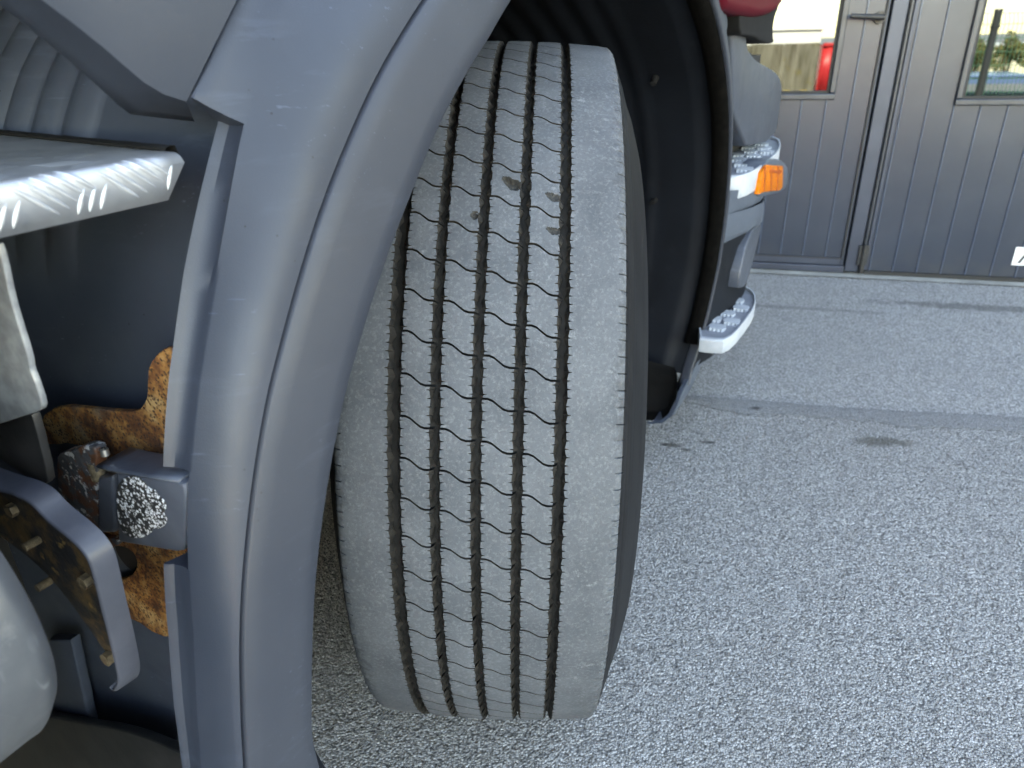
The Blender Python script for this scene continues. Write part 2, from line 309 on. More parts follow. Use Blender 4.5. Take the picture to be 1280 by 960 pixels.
STAINS = [(838, 556, 0.035, 0.014, -0.2, (0.035, 0.033, 0.03), 0.85), (858, 562, 0.02, 0.008, -0.2, (0.035, 0.033, 0.03), 0.7), (886, 553, 0.028, 0.009, -0.1, (0.03, 0.03, 0.03), 0.85), (1100, 552, 0.09, 0.035, -0.12, (0.075, 0.07, 0.058), 0.75), (862, 470, 0.035, 0.03, 0, (0.06, 0.06, 0.058), 0.5)]
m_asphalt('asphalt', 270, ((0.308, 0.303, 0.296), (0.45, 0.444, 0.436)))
STAINS = [(1220, 385, 0.5, 0.05, -0.27, (0.07, 0.07, 0.068), 0.6), (980, 385, 0.5, 0.025, -0.27, (0.10, 0.10, 0.10), 0.5), (1120, 390, 0.1, 0.03, -0.2, (0.33, 0.33, 0.33), 0.5)]
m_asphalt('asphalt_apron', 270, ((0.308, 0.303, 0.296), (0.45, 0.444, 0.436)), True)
STAINS = [(945, 512, 0.02, 0.012, 0, (0.035, 0.035, 0.035), 0.9)]
m_asphalt('asphalt_joint', 420, ((0.24, 0.241, 0.244), (0.29, 0.292, 0.295)), True)
g = 150.0
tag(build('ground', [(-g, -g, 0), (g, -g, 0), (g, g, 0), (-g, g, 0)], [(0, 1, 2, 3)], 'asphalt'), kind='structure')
# the doors' frame: s along the doors, t out towards the yard
D0 = np.array([1.204, 3.349, 0.0]); DS = np.array([0.9623, -0.2720, 0]); DT = np.array([-0.2720, -0.9623, 0])
def Dp(s, t, z): return D0+DS*s+DT*t+UP*z
jt = [(858, 494), (936, 500), (1030, 508), (1131, 514), (1280, 522)]; jb = [(858, 502), (936, 519), (975, 517), (1030, 522), (1090, 526), (1131, 534), (1200, 534), (1280, 541)]
ptop = [P(x, y, z=0.003) for x, y in jt]; pbot = [P(x, y, z=0.003) for x, y in jb]
def ext(pts, k):                                # carry a strip edge on past the picture, along its own heading
    d0 = pts[0]-pts[-1]; d0 /= np.linalg.norm(d0); return [pts[0]+d0*k]+pts+[pts[-1]-d0*k]
ptop, pbot = ext(ptop, 2.0), ext(pbot, 2.0)
def resample(pts, n, jit):
    pts = np.array(pts); L = np.r_[0, np.cumsum(np.linalg.norm(np.diff(pts, axis=0), axis=1))]; t = np.linspace(0, L[-1], n)
    q = np.stack([np.interp(t, L, pts[:, k]) for k in range(3)], 1); q[:, 1] += np.random.randn(n)*jit; return q
ra, rb = resample(ptop, 160, 0.0025), resample(pbot, 160, 0.004)
tag(loft('asphalt_joint_strip', [ra+UP*0.0016, (ra+rb)/2+UP*0.003, rb-UP*0.001], 'asphalt_joint'), kind='structure')
ap = ra[::4]-UP*0.0005
far_e = np.array([[p[0]+0.0, 0, 0.004] for p in ap]); 
for k in range(len(ap)):
    tt = (ap[k]-D0) @ DT; far_e[k] = ap[k]-DT*(tt+0.02); far_e[k][2] = 0.0035
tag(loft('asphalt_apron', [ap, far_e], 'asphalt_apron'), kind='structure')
tag(build('concrete_threshold', [Dp(-6, 0.09, 0.009), Dp(6, 0.05, 0.009), Dp(6, -0.4, 0.009), Dp(-6, -0.4, 0.009)], [(0, 1, 2, 3)], 'concrete'), kind='structure')

# ------------------------------------------------------------------ workshop with metal doors
def m_door():
    g = G('door_sheet'); sep = g.sep()
    c = g.mix(g.rng(g.noise(3.5, 5), 0.35, 0.7), (0.030, 0.040, 0.060), (0.038, 0.049, 0.071)); c = g.mix(g.rng(g.noise(6, 4, 0.6), 0.5, 0.75, 0, 0.3), c, (0.062, 0.072, 0.09))
    c = g.mix(g.math('MULTIPLY', g.rng(sep[2], 0.16, 0.01, 0, 0.5), g.rng(g.noise(14, 5), 0.35, 0.6)), c, (0.06, 0.06, 0.06)); g.base(c); g.set(rough=0.30, metal=0.3)
    g.bump(g.noise(40, 3), 0.06, 0.002)
m_door()
mat('door_bead', (0.1200, 0.1569, 0.2346), 0.3, metal=0.6, col2=(0.1500, 0.1917, 0.2798), scale=6)  # lighter than the sheet: the beads' edge highlight put into the colour
mat('door_frame_alu', (0.0461, 0.0562, 0.0799), 0.38, metal=0.5, col2=(0.0554, 0.0671, 0.0949), scale=8)
mat('window_frame_alu', (0.0428, 0.0490, 0.0592), 0.35, metal=0.5, col2=(0.0554, 0.0624, 0.0765), scale=15)
mat('gasket', (0.012, 0.012, 0.013), 0.6)
mat('wall_sheet', (0.30, 0.31, 0.32), 0.5, col2=(0.35, 0.36, 0.37), scale=2)
def m_glass():
    g = G('reflective_glass'); g.base((0.092, 0.118, 0.135)); g.set(metal=1.0, rough=0.012); g.bump(g.noise(3.0, 2), 0.012, 0.01)
m_glass()
mat('white_sticker', (0.80, 0.80, 0.80), 0.5); mat('black_ink', (0.02, 0.02, 0.02), 0.6)
ws = empty('workshop', Dp(0, -3, 0), atan2(DS[1], DS[0]), 'grey metal workshop with tall ribbed double doors', 'building')
H_B = 4.4
def dbox(name, s0, s1, t0, t1, z0, z1, m, parent, bevel=0.0, **k):
    return boxw(name, Dp((s0+s1)/2, (t0+t1)/2, (z0+z1)/2), DS*(s1-s0)/2, DT*(t1-t0)/2, UP*(z1-z0)/2, m, parent, bevel, **k)
dbox('wall', -9, -2.2, -8, -0.02, 0, H_B, 'wall_sheet', ws); dbox('wall', 2.75, 9, -8, -0.02, 0, H_B, 'wall_sheet', ws)
dbox('lintel_wall', -2.198, 2.748, -8, -0.02, 3.95, H_B, 'wall_sheet', ws); dbox('roof', -9.2, 9.2, -8.2, 0.15, H_B+0.002, H_B+0.2, 'wall_sheet', ws)
dbox('interior_wall', -2.19, 2.74, -7.9, -1.5, 0.02, 3.99, 'chassis_black', ws)
def ribbed(name, s0, s1, z0, z1, t, parent, pitch=0.10, holes=None):
    """door sheet with narrow raised vertical beads; holes = (s0, s1, z0, z1) window opening"""
    ss = []; k = math.ceil(s0/pitch-1e-6)
    while k*pitch <= s1:
        q = k*pitch; ss += [(q-0.004, 0), (q-0.0018, 0.0034), (q, 0.0044), (q+0.0018, 0.0034), (q+0.004, 0)]
        k += 1
    ss = [(s0, 0)]+[x for x in ss if s0+0.001 < x[0] < s1-0.001]+[(s1, 0)]
    zs = [z0, z1]
    if holes: h = holes; ss = sorted(ss+[(h[0], 0), (h[1], 0)]); zs = [z0, h[2], h[3], z1]
    V = [Dp(s, t+d, z) for z in zs for s, d in ss]; n = len(ss); Fc = []; MI_ = []
    for j in range(len(zs)-1):
        for i in range(n-1):
            sm = (ss[i][0]+ss[i+1][0])/2; zm = (zs[j]+zs[j+1])/2
            if holes and h[0] < sm < h[1] and h[2] < zm < h[3]: continue
            Fc.append((j*n+i, j*n+i+1, (j+1)*n+i+1, (j+1)*n+i)); MI_.append(1 if max(ss[i][1], ss[i+1][1]) > 0.004 else 0)
    return build(name, V, Fc, ['door_sheet', 'door_bead'], parent, smooth=False, mi=MI_)
def window(parent, s0, s1, z0, z1, t):
    """frame of four members round a reflective pane"""
    fw = 0.026
    for a in ((s0-fw, s1+fw, z0-fw, z0), (s0-fw, s1+fw, z1, z1+fw), (s0-fw, s0, z0+0.0005, z1-0.0005), (s1, s1+fw, z0+0.0005, z1-0.0005)):
        dbox('window_frame', a[0], a[1], t-0.02, t+0.016, a[2], a[3], 'window_frame_alu', parent, 0.005)
    gk = 0.010
    for a in ((s0, s1, z0, z0+gk), (s0, s1, z1-gk, z1), (s0, s0+gk, z0+gk, z1-gk), (s1-gk, s1, z0+gk, z1-gk)):
        dbox('window_gasket', a[0]+0.0003, a[1]-0.0003, t-0.015, t+0.004, a[2]+0.0003, a[3]-0.0003, 'gasket', parent)
    dbox('window_pane', s0+0.002, s1-0.002, t-0.012, t-0.004, z0+0.002, z1-0.002, 'reflective_glass', parent)
# left leaf
LW = (-0.42, 0.204, 0.800, 1.75); RW = (0.722, 1.36, 0.775, 1.75)
dl = ribbed('door_leaf', -0.62, 0.368, 0.085, 2.4, 0.0, ws, holes=LW); dl['label'] = 'left door leaf with a lever handle and a mirror-like window'
window(dl, *LW, 0.0)
for a in ((-0.66, 0.369, 0.045, 0.085), (0.369, 0.385, 0.045, 2.4), (-0.66, -0.62, 0.085, 2.4), (-0.66, 0.385, 2.4, 2.44)):
    dbox('leaf_edge', a[0], a[1], -0.03, 0.006, a[2]+0.0004, a[3]-0.0004, 'door_frame_alu', dl, 0.004)
dbox('leaf_gasket', -0.655, 0.380, -0.02, 0.0075, 0.077, 0.083, 'gasket', dl); dbox('leaf_gasket', 0.371, 0.378, -0.02, 0.0078, 0.09, 2.4, 'gasket', dl)
cyl('rosette', Dp(0.352, 0.006, 1.085), Dp(0.352, 0.018, 1.085), 0.024, 0.023, 'black_steel', dl)
cyl('handle_neck', Dp(0.352, 0.018, 1.085), Dp(0.352, 0.058, 1.085), 0.010, 0.010, 'black_steel', dl)
cyl('door_handle', Dp(0.362, 0.055, 1.086), Dp(0.235, 0.055, 1.094), 0.011, 0.009, 'black_steel', dl, seg=16)
# fixed post and frame rails
def post(s0, s1):
    dbox('door_post', s0, s1, -0.05, 0.012, 0.02, 4.0, 'door_frame_alu', ws, 0.004)
post(0.392, 0.452); post(-0.735, -0.667)
dbox('threshold_rail', -0.66, 0.39, -0.05, 0.010, 0.012, 0.043, 'door_frame_alu', ws, 0.003)
cyl('hinge_rod', Dp(0.462, 0.012, 0.03), Dp(0.462, 0.012, 3.8), 0.008, 0.008, 'window_frame_alu', ws, seg=12)
hg = dbox('hinge', 0.438, 0.482, 0.012, 0.024, 0.055, 0.150, 'black_steel', ws, 0.003); cyl('hinge_barrel', Dp(0.462, 0.026, 0.02), Dp(0.462, 0.026, 0.155), 0.011, 0.011, 'black_steel', hg, seg=16)
# right leaf
dr = ribbed('door_leaf', 0.476, 1.60, 0.028, 3.9, 0.0, ws, holes=RW); dr['label'] = 'right door leaf with a white sticker near its foot'
window(dr, *RW, 0.0)
dbox('bottom_gasket', 0.48, 1.60, -0.02, 0.010, 0.010, 0.027, 'gasket', dr)
dbox('leaf_edge', 0.4745, 0.490, -0.03, 0.005, 0.0285, 3.9, 'door_frame_alu', dr, 0.003)
post(1.615, 1.68)
dr2 = ribbed('door_leaf', 1.69, 2.70, 0.028, 3.9, 0.0, ws); dl2 = ribbed('door_leaf', -2.15, -0.74, 0.028, 3.9, 0.0, ws); dbox('transom', -0.66, 0.39, -0.03, 0.01, 2.45, 4.0, 'door_sheet', ws)
st = dbox('sticker', 1.072, 1.22, 0.0035, 0.0045, 0.085, 0.166, 'white_sticker', dr)
plate('printed_letter', [(0, 0), (0.028, 0.06), (0.04, 0.06), (0.012, 0)], Dp(1.092, 0.0052, 0.095), DS, UP, 0.0006, 'black_ink', st, bevel=0.0001)

# ------------------------------------------------------------------ truck
WC = np.array([-0.0125, 1.1231, 0.5035])        # wheel centre
truck = empty('truck', (WC[0], WC[1], 0), atan2(FW[1], FW[0]), 'truck with grey plastic wheel arch, its worn front wheel steered outwards', 'truck')
# --- tyre
YAW, CAMB, RT = 0.0598, 0.0303, 0.536
wf = np.array([sin(YAW), cos(YAW), 0]); wx = np.array([cos(YAW), -sin(YAW), 0])*cos(CAMB) - UP*sin(CAMB); wu = np.cross(wx, wf)
MW = Matrix(((wx[0], wf[0], wu[0], WC[0]), (wx[1], wf[1], wu[1], WC[1]), (wx[2], wf[2], wu[2], WC[2]), (0, 0, 0, 1)))
NB = 78; LP = 2*pi*RT/NB; GD = 0.0110
GC = [-0.084, -0.042, 0.0, 0.042, 0.084]; GW = [0.0135, 0.0108, 0.0108, 0.0108, 0.0118]
def crown(o): return -0.36*o*o
def wpt(o, a, r): return WC + wx*o + (wf*(-sin(a)) + wu*cos(a))*r      # a = 0 at the top, growing to the rear
def clampz(V):
    V = np.array(V); V[:, 2] = np.maximum(V[:, 2], 0.004+0.02*np.maximum(0, V[:, 2]*0)); return V
def tyre_profile(sd):
    gw = GW[4] if sd > 0 else GW[0]; e = 0.084+gw/2
    return [(e-0.0030, -GD, 2), (e-0.0012, -0.005, 1), (e, 0, 1), (e+0.004, 0, 0), (0.104, 0, 0), (0.118, 0, 0), (0.131, 0.0002, 0), (0.1395, -0.0004, 0), (0.1445, -0.0016, 0), (0.1475, -0.0042, 3),
            (0.1500, -0.0095, 3), (0.1530, -0.017, 3), (0.1535, -0.0185, 3), (0.1528, -0.0198, 3), (0.1545, -0.0215, 3), (0.1595, -0.034, 3), (0.1602, -0.0355, 3), (0.1598, -0.0372, 3), (0.1650, -0.050, 3), (0.1655, -0.0515, 3), (0.1652, -0.053, 3),
            (0.176, -0.078, 3), (0.186, -0.110, 3), (0.190, -0.145, 3), (0.187, -0.180, 3), (0.173, -0.215, 3), (0.155, -0.238, 3), (0.120, -0.252, 3)]
V, Fc, MI = [], [], []
NT = NB*5; arow = []
for k in range(NT):
    c = (k+0.5)*2*pi/NT; arow += [(c-0.0009/RT, 0), (c, 1), (c+0.0009/RT, 0)]
for sd in (-1, 1):
    pr = tyre_profile(sd); base = len(V); n = len(pr)
    for ki, (a, nt) in enumerate(arow):
        per = ki//3; wv = 0.0007*sin(2*pi*per/2.5)
        for j, (o, d, mi) in enumerate(pr):
            oo, dd = o, d
            if j == 0: oo += 0.0022*sin(2*pi*per/2.5+1.2)
            elif j == 1: oo += 0.0026*sin(2*pi*per/2.5+3.0)
            elif j == 2: oo += wv*1.2
            if nt and j == 2: oo += 0.0042
            if nt and j == 3: oo += 0.0008
            if nt and j in (8, 9) and per % 2 == 0: dd -= 0.0035
            if j in (8, 9) and not nt: dd += 0.0010*sin(per*1.7+sd)+0.0006*sin(per*4.1)
            V.append(wpt(sd*oo, a, RT+crown(min(oo, 0.149))+dd))
    m = len(arow)
    for ki in range(m):
        for j in range(n-1):
            a0 = base+ki*n+j; b0 = base+((ki+1) % m)*n+j; q = (a0, a0+1, b0+1, b0)
            Fc.append(q if sd > 0 else q[::-1]); MI.append(0 if j in (2, 3) else 0 if pr[j][2] == 0 and pr[j+1][2] in (0, 3) else (1 if j < 2 else (0 if j < 9 else 2)))
# groove floors
base = len(V); NS = 320; fl = [(-0.09, -GD), (-0.06, -GD), (-0.03, -GD), (0, -GD), (0.03, -GD), (0.06, -GD), (0.09, -GD)]
for k in range(NS):
    for o, d in fl: V.append(wpt(o, 2*pi*k/NS, RT+crown(o)+d-0.0003))
for k in range(NS):
    for j in range(len(fl)-1):
        a0 = base+k*len(fl)+j; b0 = base+((k+1) % NS)*len(fl)+j; Fc.append((a0, a0+1, b0+1, b0)); MI.append(3)
tyre = build('tyre', clampz(V), Fc, ['worn_tread', 'groove_rubber', 'sidewall_rubber', 'groove_floor'], truck, mi=MI, sharp=40)
tyre['label'] = 'worn truck tyre with five wavy grooves and dusty grey tread'
def block_mesh(i, gouges=(), fine=1):
    """one block of rib i; frame: x lateral from the wheel plane, y round the tyre, z out from the tread radius at the block's middle"""
    xl0 = GC[i]+GW[i]/2; xr0 = GC[i+1]-GW[i+1]/2; oc = (xl0+xr0)/2; ny = []
    for q in range(5):
        c = (q+0.5)/5*LP-LP/2; ny += [(c-0.0008, 0), (c, 1), (c+0.0008, 0)]
    g2 = 0.0012
    ny = [(-LP/2+g2, 0)]+ny+[(LP/2-g2, 0)]
    if fine > 1:
        nn = []
        for a, b in zip(ny[:-1], ny[1:]):
            nn.append(a); k = max(1, int((b[0]-a[0])/0.0009)); nn += [(a[0]+(b[0]-a[0])*t/k, 0) for t in range(1, k)]
        ny = nn+[ny[-1]]
    nx = 7 if fine == 1 else 36; bm_V, F2, M2 = [], [], []
    def shear(t): t = min(1, max(0, (t-0.16)/0.66)); return -0.0117*(t*t*(3-2*t))
    nr = len(ny); rows = []
    for y, nt in ny:
        ph = 2*pi*y/(LP/2); row = []
        for lev in range(2):                    # left wall, bottom up
            d = [-GD, -0.005][lev]; x = xl0-[0.0028, 0.0012][lev]+[0.0024*sin(ph+1.2), 0.0026*sin(ph+3.0)][lev]; row.append((x, y+shear(0), d))
        for k in range(nx):
            t = k/(nx-1); x = xl0+(xr0-xl0)*t
            if k == 0: x += 0.0008*sin(ph)+(0.0040 if nt else 0)
            if k == nx-1: x += 0.0008*sin(ph)-(0.0040 if nt else 0)
            d = 0.0
            if k in (0, nx-1): d = -0.0004
            for (gx, gy, ga, gb, gd) in gouges:
                r = hypot((t-gx)/ga, (y/LP+0.5-gy)/gb)*(1+0.06*sin(5*atan2(y/LP+0.5-gy, t-gx)+1))
                if r < 1: d -= gd*min(1, (1-r)*2.2)+0.0003*random.random()
            row.append((x, y+shear(t), d))
        for lev in (1, 0):
            d = [-GD, -0.005][lev]; x = xr0+[0.0028, 0.0012][lev]+[0.0024*sin(ph+1.2), 0.0026*sin(ph+3.0)][lev]; row.append((x, y+shear(1), d))
        rows.append(row)
    n = len(rows[0])
    for row in rows:
        for x, y, d in row:
            a = y/RT; r = RT+crown(x)+d; bm_V.append((x-oc, r*sin(a), r*cos(a)-RT))
    for j in range(nr-1):
        for k in range(n-1):
            q = (j*n+k, j*n+k+1, (j+1)*n+k+1, (j+1)*n+k); F2.append(q)
            top = 2 <= k < n-3; dmin = min(rows[j][k][2], rows[j+1][k+1][2], rows[j][k+1][2], rows[j+1][k][2])
            M2.append((2 if dmin < -0.0007 else 0) if top else 1)
    for j in (0, nr-1):                         # sipe walls
        b0 = len(bm_V)
        for k in range(2, n-2):
            x, y, d = rows[j][k]; a = y/RT; r = RT+crown(x)-0.009; bm_V.append((x-oc, r*sin(a), r*cos(a)-RT))
        for k in range(2, n-3):
            q = (j*n+k, j*n+k+1, b0+k-1, b0+k-2); F2.append(q if j else q[::-1]); M2.append(1)
    return bm_V, F2, M2, oc
def mesh_of(i, **k):
    Vb, F2, M2, oc = block_mesh(i, **k); me = bpy.data.meshes.new('tread_block'); me.from_pydata(Vb, [], F2)
    for q in ('worn_tread', 'groove_rubber', 'torn_rubber'): me.materials.append(MATS[q])
    me.polygons.foreach_set('material_index', M2); me.polygons.foreach_set('use_smooth', [True]*len(F2)); me.update(); me.set_sharp_from_angle(angle=radians(35)); return me, oc
restV, restF, restM = [], [], []
# torn-out chunks: rib, picture point of the block's middle, [(across, along, half sizes, depth)]
GOUGES = [(2, 634, 205, [(0.70, 0.60, 0.34, 0.17, 0.006)]), (1, 585, 243, [(0.86, 0.45, 0.13, 0.12, 0.003)]), (3, 682, 250, [(0.78, 0.55, 0.3, 0.13, 0.0016)]), (3, 680, 300, [(0.80, 0.62, 0.26, 0.10, 0.0016)])]
for i in range(4):
    me, oc = mesh_of(i)
    Vb, F2, M2, _ = block_mesh(i); Vb4 = np.c_[np.array(Vb), np.ones(len(Vb))]
    for b in range(NB):
        al = 2*pi*(b+0.32)/NB                   # 0 at the top, growing to the rear
        sh = -0.0117*i
        al2 = al - sh/RT
        M = MW @ Matrix.Rotation(al2, 4, 'X') @ Matrix.Translation((oc, 0, RT))
        deg = math.degrees(al2) % 360
        if deg < 138 or deg > 352:
            mm = me
            cpt = np.array(M.translation)
            x_, y_ = proj(cpt)
            for (gi, gx_, gy_, gg) in GOUGES:
                if i == gi and abs(y_-gy_) < abs(proj(np.array((MW @ Matrix.Rotation(al2+2*pi/NB, 4, 'X') @ Matrix.Translation((oc, 0, RT))).translation))[1]-y_)*0.5: mm = mesh_of(i, gouges=gg, fine=2)[0]
            o = bpy.data.objects.new('tread_block', mm); link(o, tyre, M)
        else:
            Wv = (np.array(M) @ Vb4.T).T[:, :3]; k0 = len(restV); restV += list(Wv); restF += [tuple(x+k0 for x in q) for q in F2]; restM += M2
tag(build('tread_blocks_beyond', clampz(restV), restF, ['worn_tread', 'groove_rubber', 'torn_rubber'], tyre, mi=restM), kind='stuff')
# rim and hub
def wrow(o, r, n=72): return [wpt(o, 2*pi*k/n, r) for k in range(n)]
rim = loft('wheel_rim', [wrow(o, r) for o, r in [(-0.15, 0.290), (-0.155, 0.305), (-0.13, 0.285), (-0.08, 0.262), (0.06, 0.262), (0.13, 0.280), (0.152, 0.305), (0.158, 0.300), (0.145, 0.285), (0.10, 0.262), (0.055, 0.24), (0.02, 0.20), (0.015, 0.14), (0.10, 0.12), (0.13, 0.08), (0.135, 0.002)]], 'rim_steel', truck, closed=True, weld=True)
for k in range(10):
    a = 2*pi*k/10; cyl('wheel_nut', wpt(0.012, a, 0.167), wpt(0.05, a, 0.167), 0.016, 0.014, 'bolt_steel', rim, seg=6)

# --- wheel arch: every line is (picture point, v) turned into (angle, radius) round the arch
def arch_line(data):
    q = []
    for x, y, v in data:
        u, vv, z = uvz(P(x, y, v=v)); q.append((atan2(z-AZ, u-AU), hypot(u-AU, z-AZ), v))
    return q
def lookup(q, ph):
    q = sorted(q); a = [k[0] for k in q]; return np.interp(ph, a, [k[1] for k in q]), np.interp(ph, a, [k[2] for k in q])
def smooth(q):
    q = sorted(q); r = [k[1] for k in q]; r2 = r[:1]+[(r[i-1]+2*r[i]+r[i+1])/4 for i in range(1, len(r)-1)]+r[-1:]
    return [(q[i][0], r2[i], q[i][2]) for i in range(len(q))]
lip = arch_line([(x, y, -0.342) for x, y in [(655.6, 0), (612, 51), (582, 97), (556, 150), (519, 240), (496, 296), (475, 360), (453, 427), (435, 490), (418, 573), (407, 650), (398, 723), (394, 807), (393, 873), (393, 920), (393, 960), (393, 1005), (393.5, 1050), (394, 1100), (395, 1150)]] +
                [(892, 0, -0.342), (912, 84, -0.342), (917, 141, -0.344), (914, 211, -0.346), (908, 270, -0.35), (901, 329, -0.358), (887, 391, -0.372), (875, 435, -0.385), (864, 468, -0.395)])
lip += [(radians(90), 0.655, -0.342)]
lip = smooth(smooth(lip))
seam = arch_line([(x, y, -0.352) for x, y in [(531.9, 0), (500, 52.5), (470, 101), (440, 172), (413.7, 232), (393, 292), (375, 355), (358, 420), (340, 483), (323, 573), (312.5, 650), (308, 707), (306, 773), (306, 873), (308, 960)]])
crease = arch_line([(x, y, -0.388) for x, y in [(352, 0), (318, 90), (299, 180), (288, 262), (272, 340), (252, 453), (242, 540), (235, 600), (233, 660), (235, 720), (243, 787), (250, 853), (253, 960)]])
step_in = arch_line([(x, y, -0.404) for x, y in [(292, 150), (270, 240), (248, 340), (233, 433), (221, 540), (217, 590), (219, 690), (224, 770), (232, 867), (241, 960)]])
flange = arch_line([(x, y, -0.408) for x, y in [(275, 144), (256, 217), (230, 340), (217, 433), (203, 583), (206, 690), (213, 793), (220, 867), (228, 960)]])
def diffline(q, ref, v, keep=lambda a: True):   # radius differences to a reference, held constant outside the seen range
    q = sorted(smooth(smooth(q))); return [(a, r-lookup(ref, a)[0]) for a, r, _ in q]
dseam, dcr, dst, dfl = (diffline(q, lip, 0) for q in (seam, crease, step_in, flange))
def dl_(d, ph): return np.interp(ph, [k[0] for k in d], [k[1] for k in d])
def arc(ph, r, v): return T(AU+r*cos(ph), v, AZ+r*sin(ph))
PH = np.radians(np.linspace(-24, 200, 150))
def vfront(ph): return np.interp(ph, [radians(-25), radians(20), radians(60)], [-0.395, -0.346, -0.342])
rows = []
for ph in PH:
    r, v = lookup(lip, ph); ds = max(0.035, dl_(dseam, ph)) if ph > radians(100) else np.interp(ph, [radians(0), radians(100)], [0.035, max(0.035, dl_(dseam, radians(115)))])
    w_ = min(1, max(0.35, (ph-radians(20))/radians(60)))
    rf = np.interp(ph, np.radians([150, 172]), [1.0, 0.32])
    rows.append([arc(ph, r+0.016, v-0.006-0.024*rf), arc(ph, r+0.005, v-0.006-0.020*rf), arc(ph, r+0.0005, v-0.006), arc(ph, r+0.001, v-0.0018), arc(ph, r+0.0032, v), arc(ph, r+ds*0.25, v-0.0012), arc(ph, r+ds*0.5, v-0.0034), arc(ph, r+ds*0.75, v-0.0062), arc(ph, r+ds-0.0026, v-0.0092), arc(ph, r+ds-0.0016, v-0.0106), arc(ph, r+ds-0.0014, v-0.024)])
flare = loft('wheel_arch_flare', rows, 'flare_plastic', truck, sharp=50)
# fender behind the flare
phtop = radians(143.6); PS0, PS1 = radians(160.6), radians(165.8)
PHF = sorted(list(np.radians(np.linspace(42, 105, 50)))+list(np.radians(np.linspace(106, 200, 120)))+[phtop-0.0004, phtop+0.0004, PS0-0.0004, PS0+0.0004, PS1-0.0004, PS1+0.0004]); rows = []
wing = arch_line([(x, y, -0.4025) for x, y in [(236, 132), (250, 104), (275, 53), (301, 0), (336, -70), (372, -145)]])
dwing = diffline(wing, lip, 0)
for ph in PHF:
    r, v = lookup(lip, ph); a, c, s_, f = (r+dl_(d, ph) for d in (dseam, dcr, dst, dfl))
    if ph < radians(100): a = r+np.interp(ph, [radians(0), radians(100)], [0.035, max(0.035, dl_(dseam, radians(115)))])
    c = max(c, a+0.012); s_ = 0.3*s_+0.7*(0.5*(c+f)-0.0005)
    row = [arc(ph, a+0.0003, -0.375), arc(ph, a+0.0005, -0.3555), arc(ph, a+0.0018, -0.3535)]
    for fr_, fv in ((0.16, 0.02), (0.32, 0.05), (0.46, 0.10), (0.58, 0.18), (0.68, 0.29), (0.77, 0.43), (0.85, 0.60), (0.93, 0.80), (0.975, 0.93), (1.0, 1.0)):
        w_ = 0.75*max(0.0, min(1.0, (radians(152)-ph)/radians(20))); lo_ = max(0.0, min(0.72, (ph-radians(152))/radians(18)*0.72))
        fr2, fv2 = fr_*(1-lo_)+lo_*(0.62*fr_+0.38*fv), fv*(1-lo_)+lo_*(0.55*fr_+0.45*fv)
        row.append(arc(ph, a+0.003+(c-a-0.003)*(fr2*(1-w_)+w_*(0.25*fr_+0.75*fv)), -0.3535-0.0345*fv2))
    if ph > phtop:
        k = 0.022 if PS0 < ph < PS1 else 0.0
        row += [arc(ph, c-0.0018-k*0.8, -0.394+k*0.2), arc(ph, s_-0.001-k, -0.403), arc(ph, s_+0.0015-k, -0.405), arc(ph, f-k, -0.408), arc(ph, f-0.002-k, -0.4095), arc(ph, f-0.05, -0.4095)]
    else:
        wg = max(r+dl_(dwing, ph), c+0.012)
        row += [arc(ph, c+(wg-c)*0.3, -0.3945), arc(ph, c+(wg-c)*0.65, -0.4000), arc(ph, wg-0.001, -0.4030), arc(ph, wg, -0.4045), arc(ph, wg-0.002, -0.4060), arc(ph, wg-0.05, -0.4095)]
    rows.append(row)
fender = loft('fender', rows, 'fender_plastic', truck, sharp=38)
# side panel above, with its rolled lower edge
soft = [(-60, -95), (-10, -50), (20, -26), (55, 2), (95, 32), (130, 60), (155, 82), (180, 103), (205, 118), (233, 127)]
under = [(-110, -85), (-55, -40), (-25, -14), (4, 9), (35, 33), (64, 57), (92, 80), (117, 102), (163, 143), (243, 152)]
topy = [(40+33*k, -170) for k in range(9)]+[(380, -170)]
rows = [[P(x, y, v=-0.404) for x, y in topy]]
for t in (0.3, 0.6, 0.85):
    rows.append([P(a[0]+(b[0]-a[0])*t, a[1]+(b[1]-a[1])*t, v=-0.404+0.006*sin(pi*t)) for a, b in zip(topy, soft)])
rows += [[P(x, y, v=-0.4055) for x, y in soft]]
rows += [[P(a[0]*0.75+b[0]*0.25, a[1]*0.75+b[1]*0.25, v=-0.413) for a, b in zip(soft, under)], [P(a[0]*0.3+b[0]*0.7, a[1]*0.3+b[1]*0.7, v=-0.428) for a, b in zip(soft, under)], [P(x, y, v=-0.436) for x, y in under], [P(x, y, v=-0.436)-NO*0.004+UP*0.002 for x, y in under], [P(x, y, v=-0.436)-NO*0.02+UP*0.05 for x, y in under]]
side_panel = loft('side_panel', rows, 'panel_plastic', truck, sharp=60)
# mudguard shell behind the wheel, ribbed further in
RM_ = 0.702
rows = []
for ph in np.radians(np.linspace(95, 211.5, 74)):
    row = []; rg = np.interp(ph, np.radians([140, 150, 166]), [0.775, 0.762, RM_])/(abs(cos(ph)) if ph > pi else 1.0)
    for v in np.linspace(np.interp(ph, np.radians([180, 200]), [-0.405, -0.56]), -1.05, 220):
        rb = 0.0
        if v < -0.585: rb = 0.010*(abs(sin(pi*(v+0.585)/0.042))**0.7)*min(1, max(0, (radians(152)-ph)/radians(5)))
        row.append(arc(ph, rg+rb, v))
    rows.append(row)
loft('mudguard', rows, 'mudguard_plastic', truck, sharp=60)
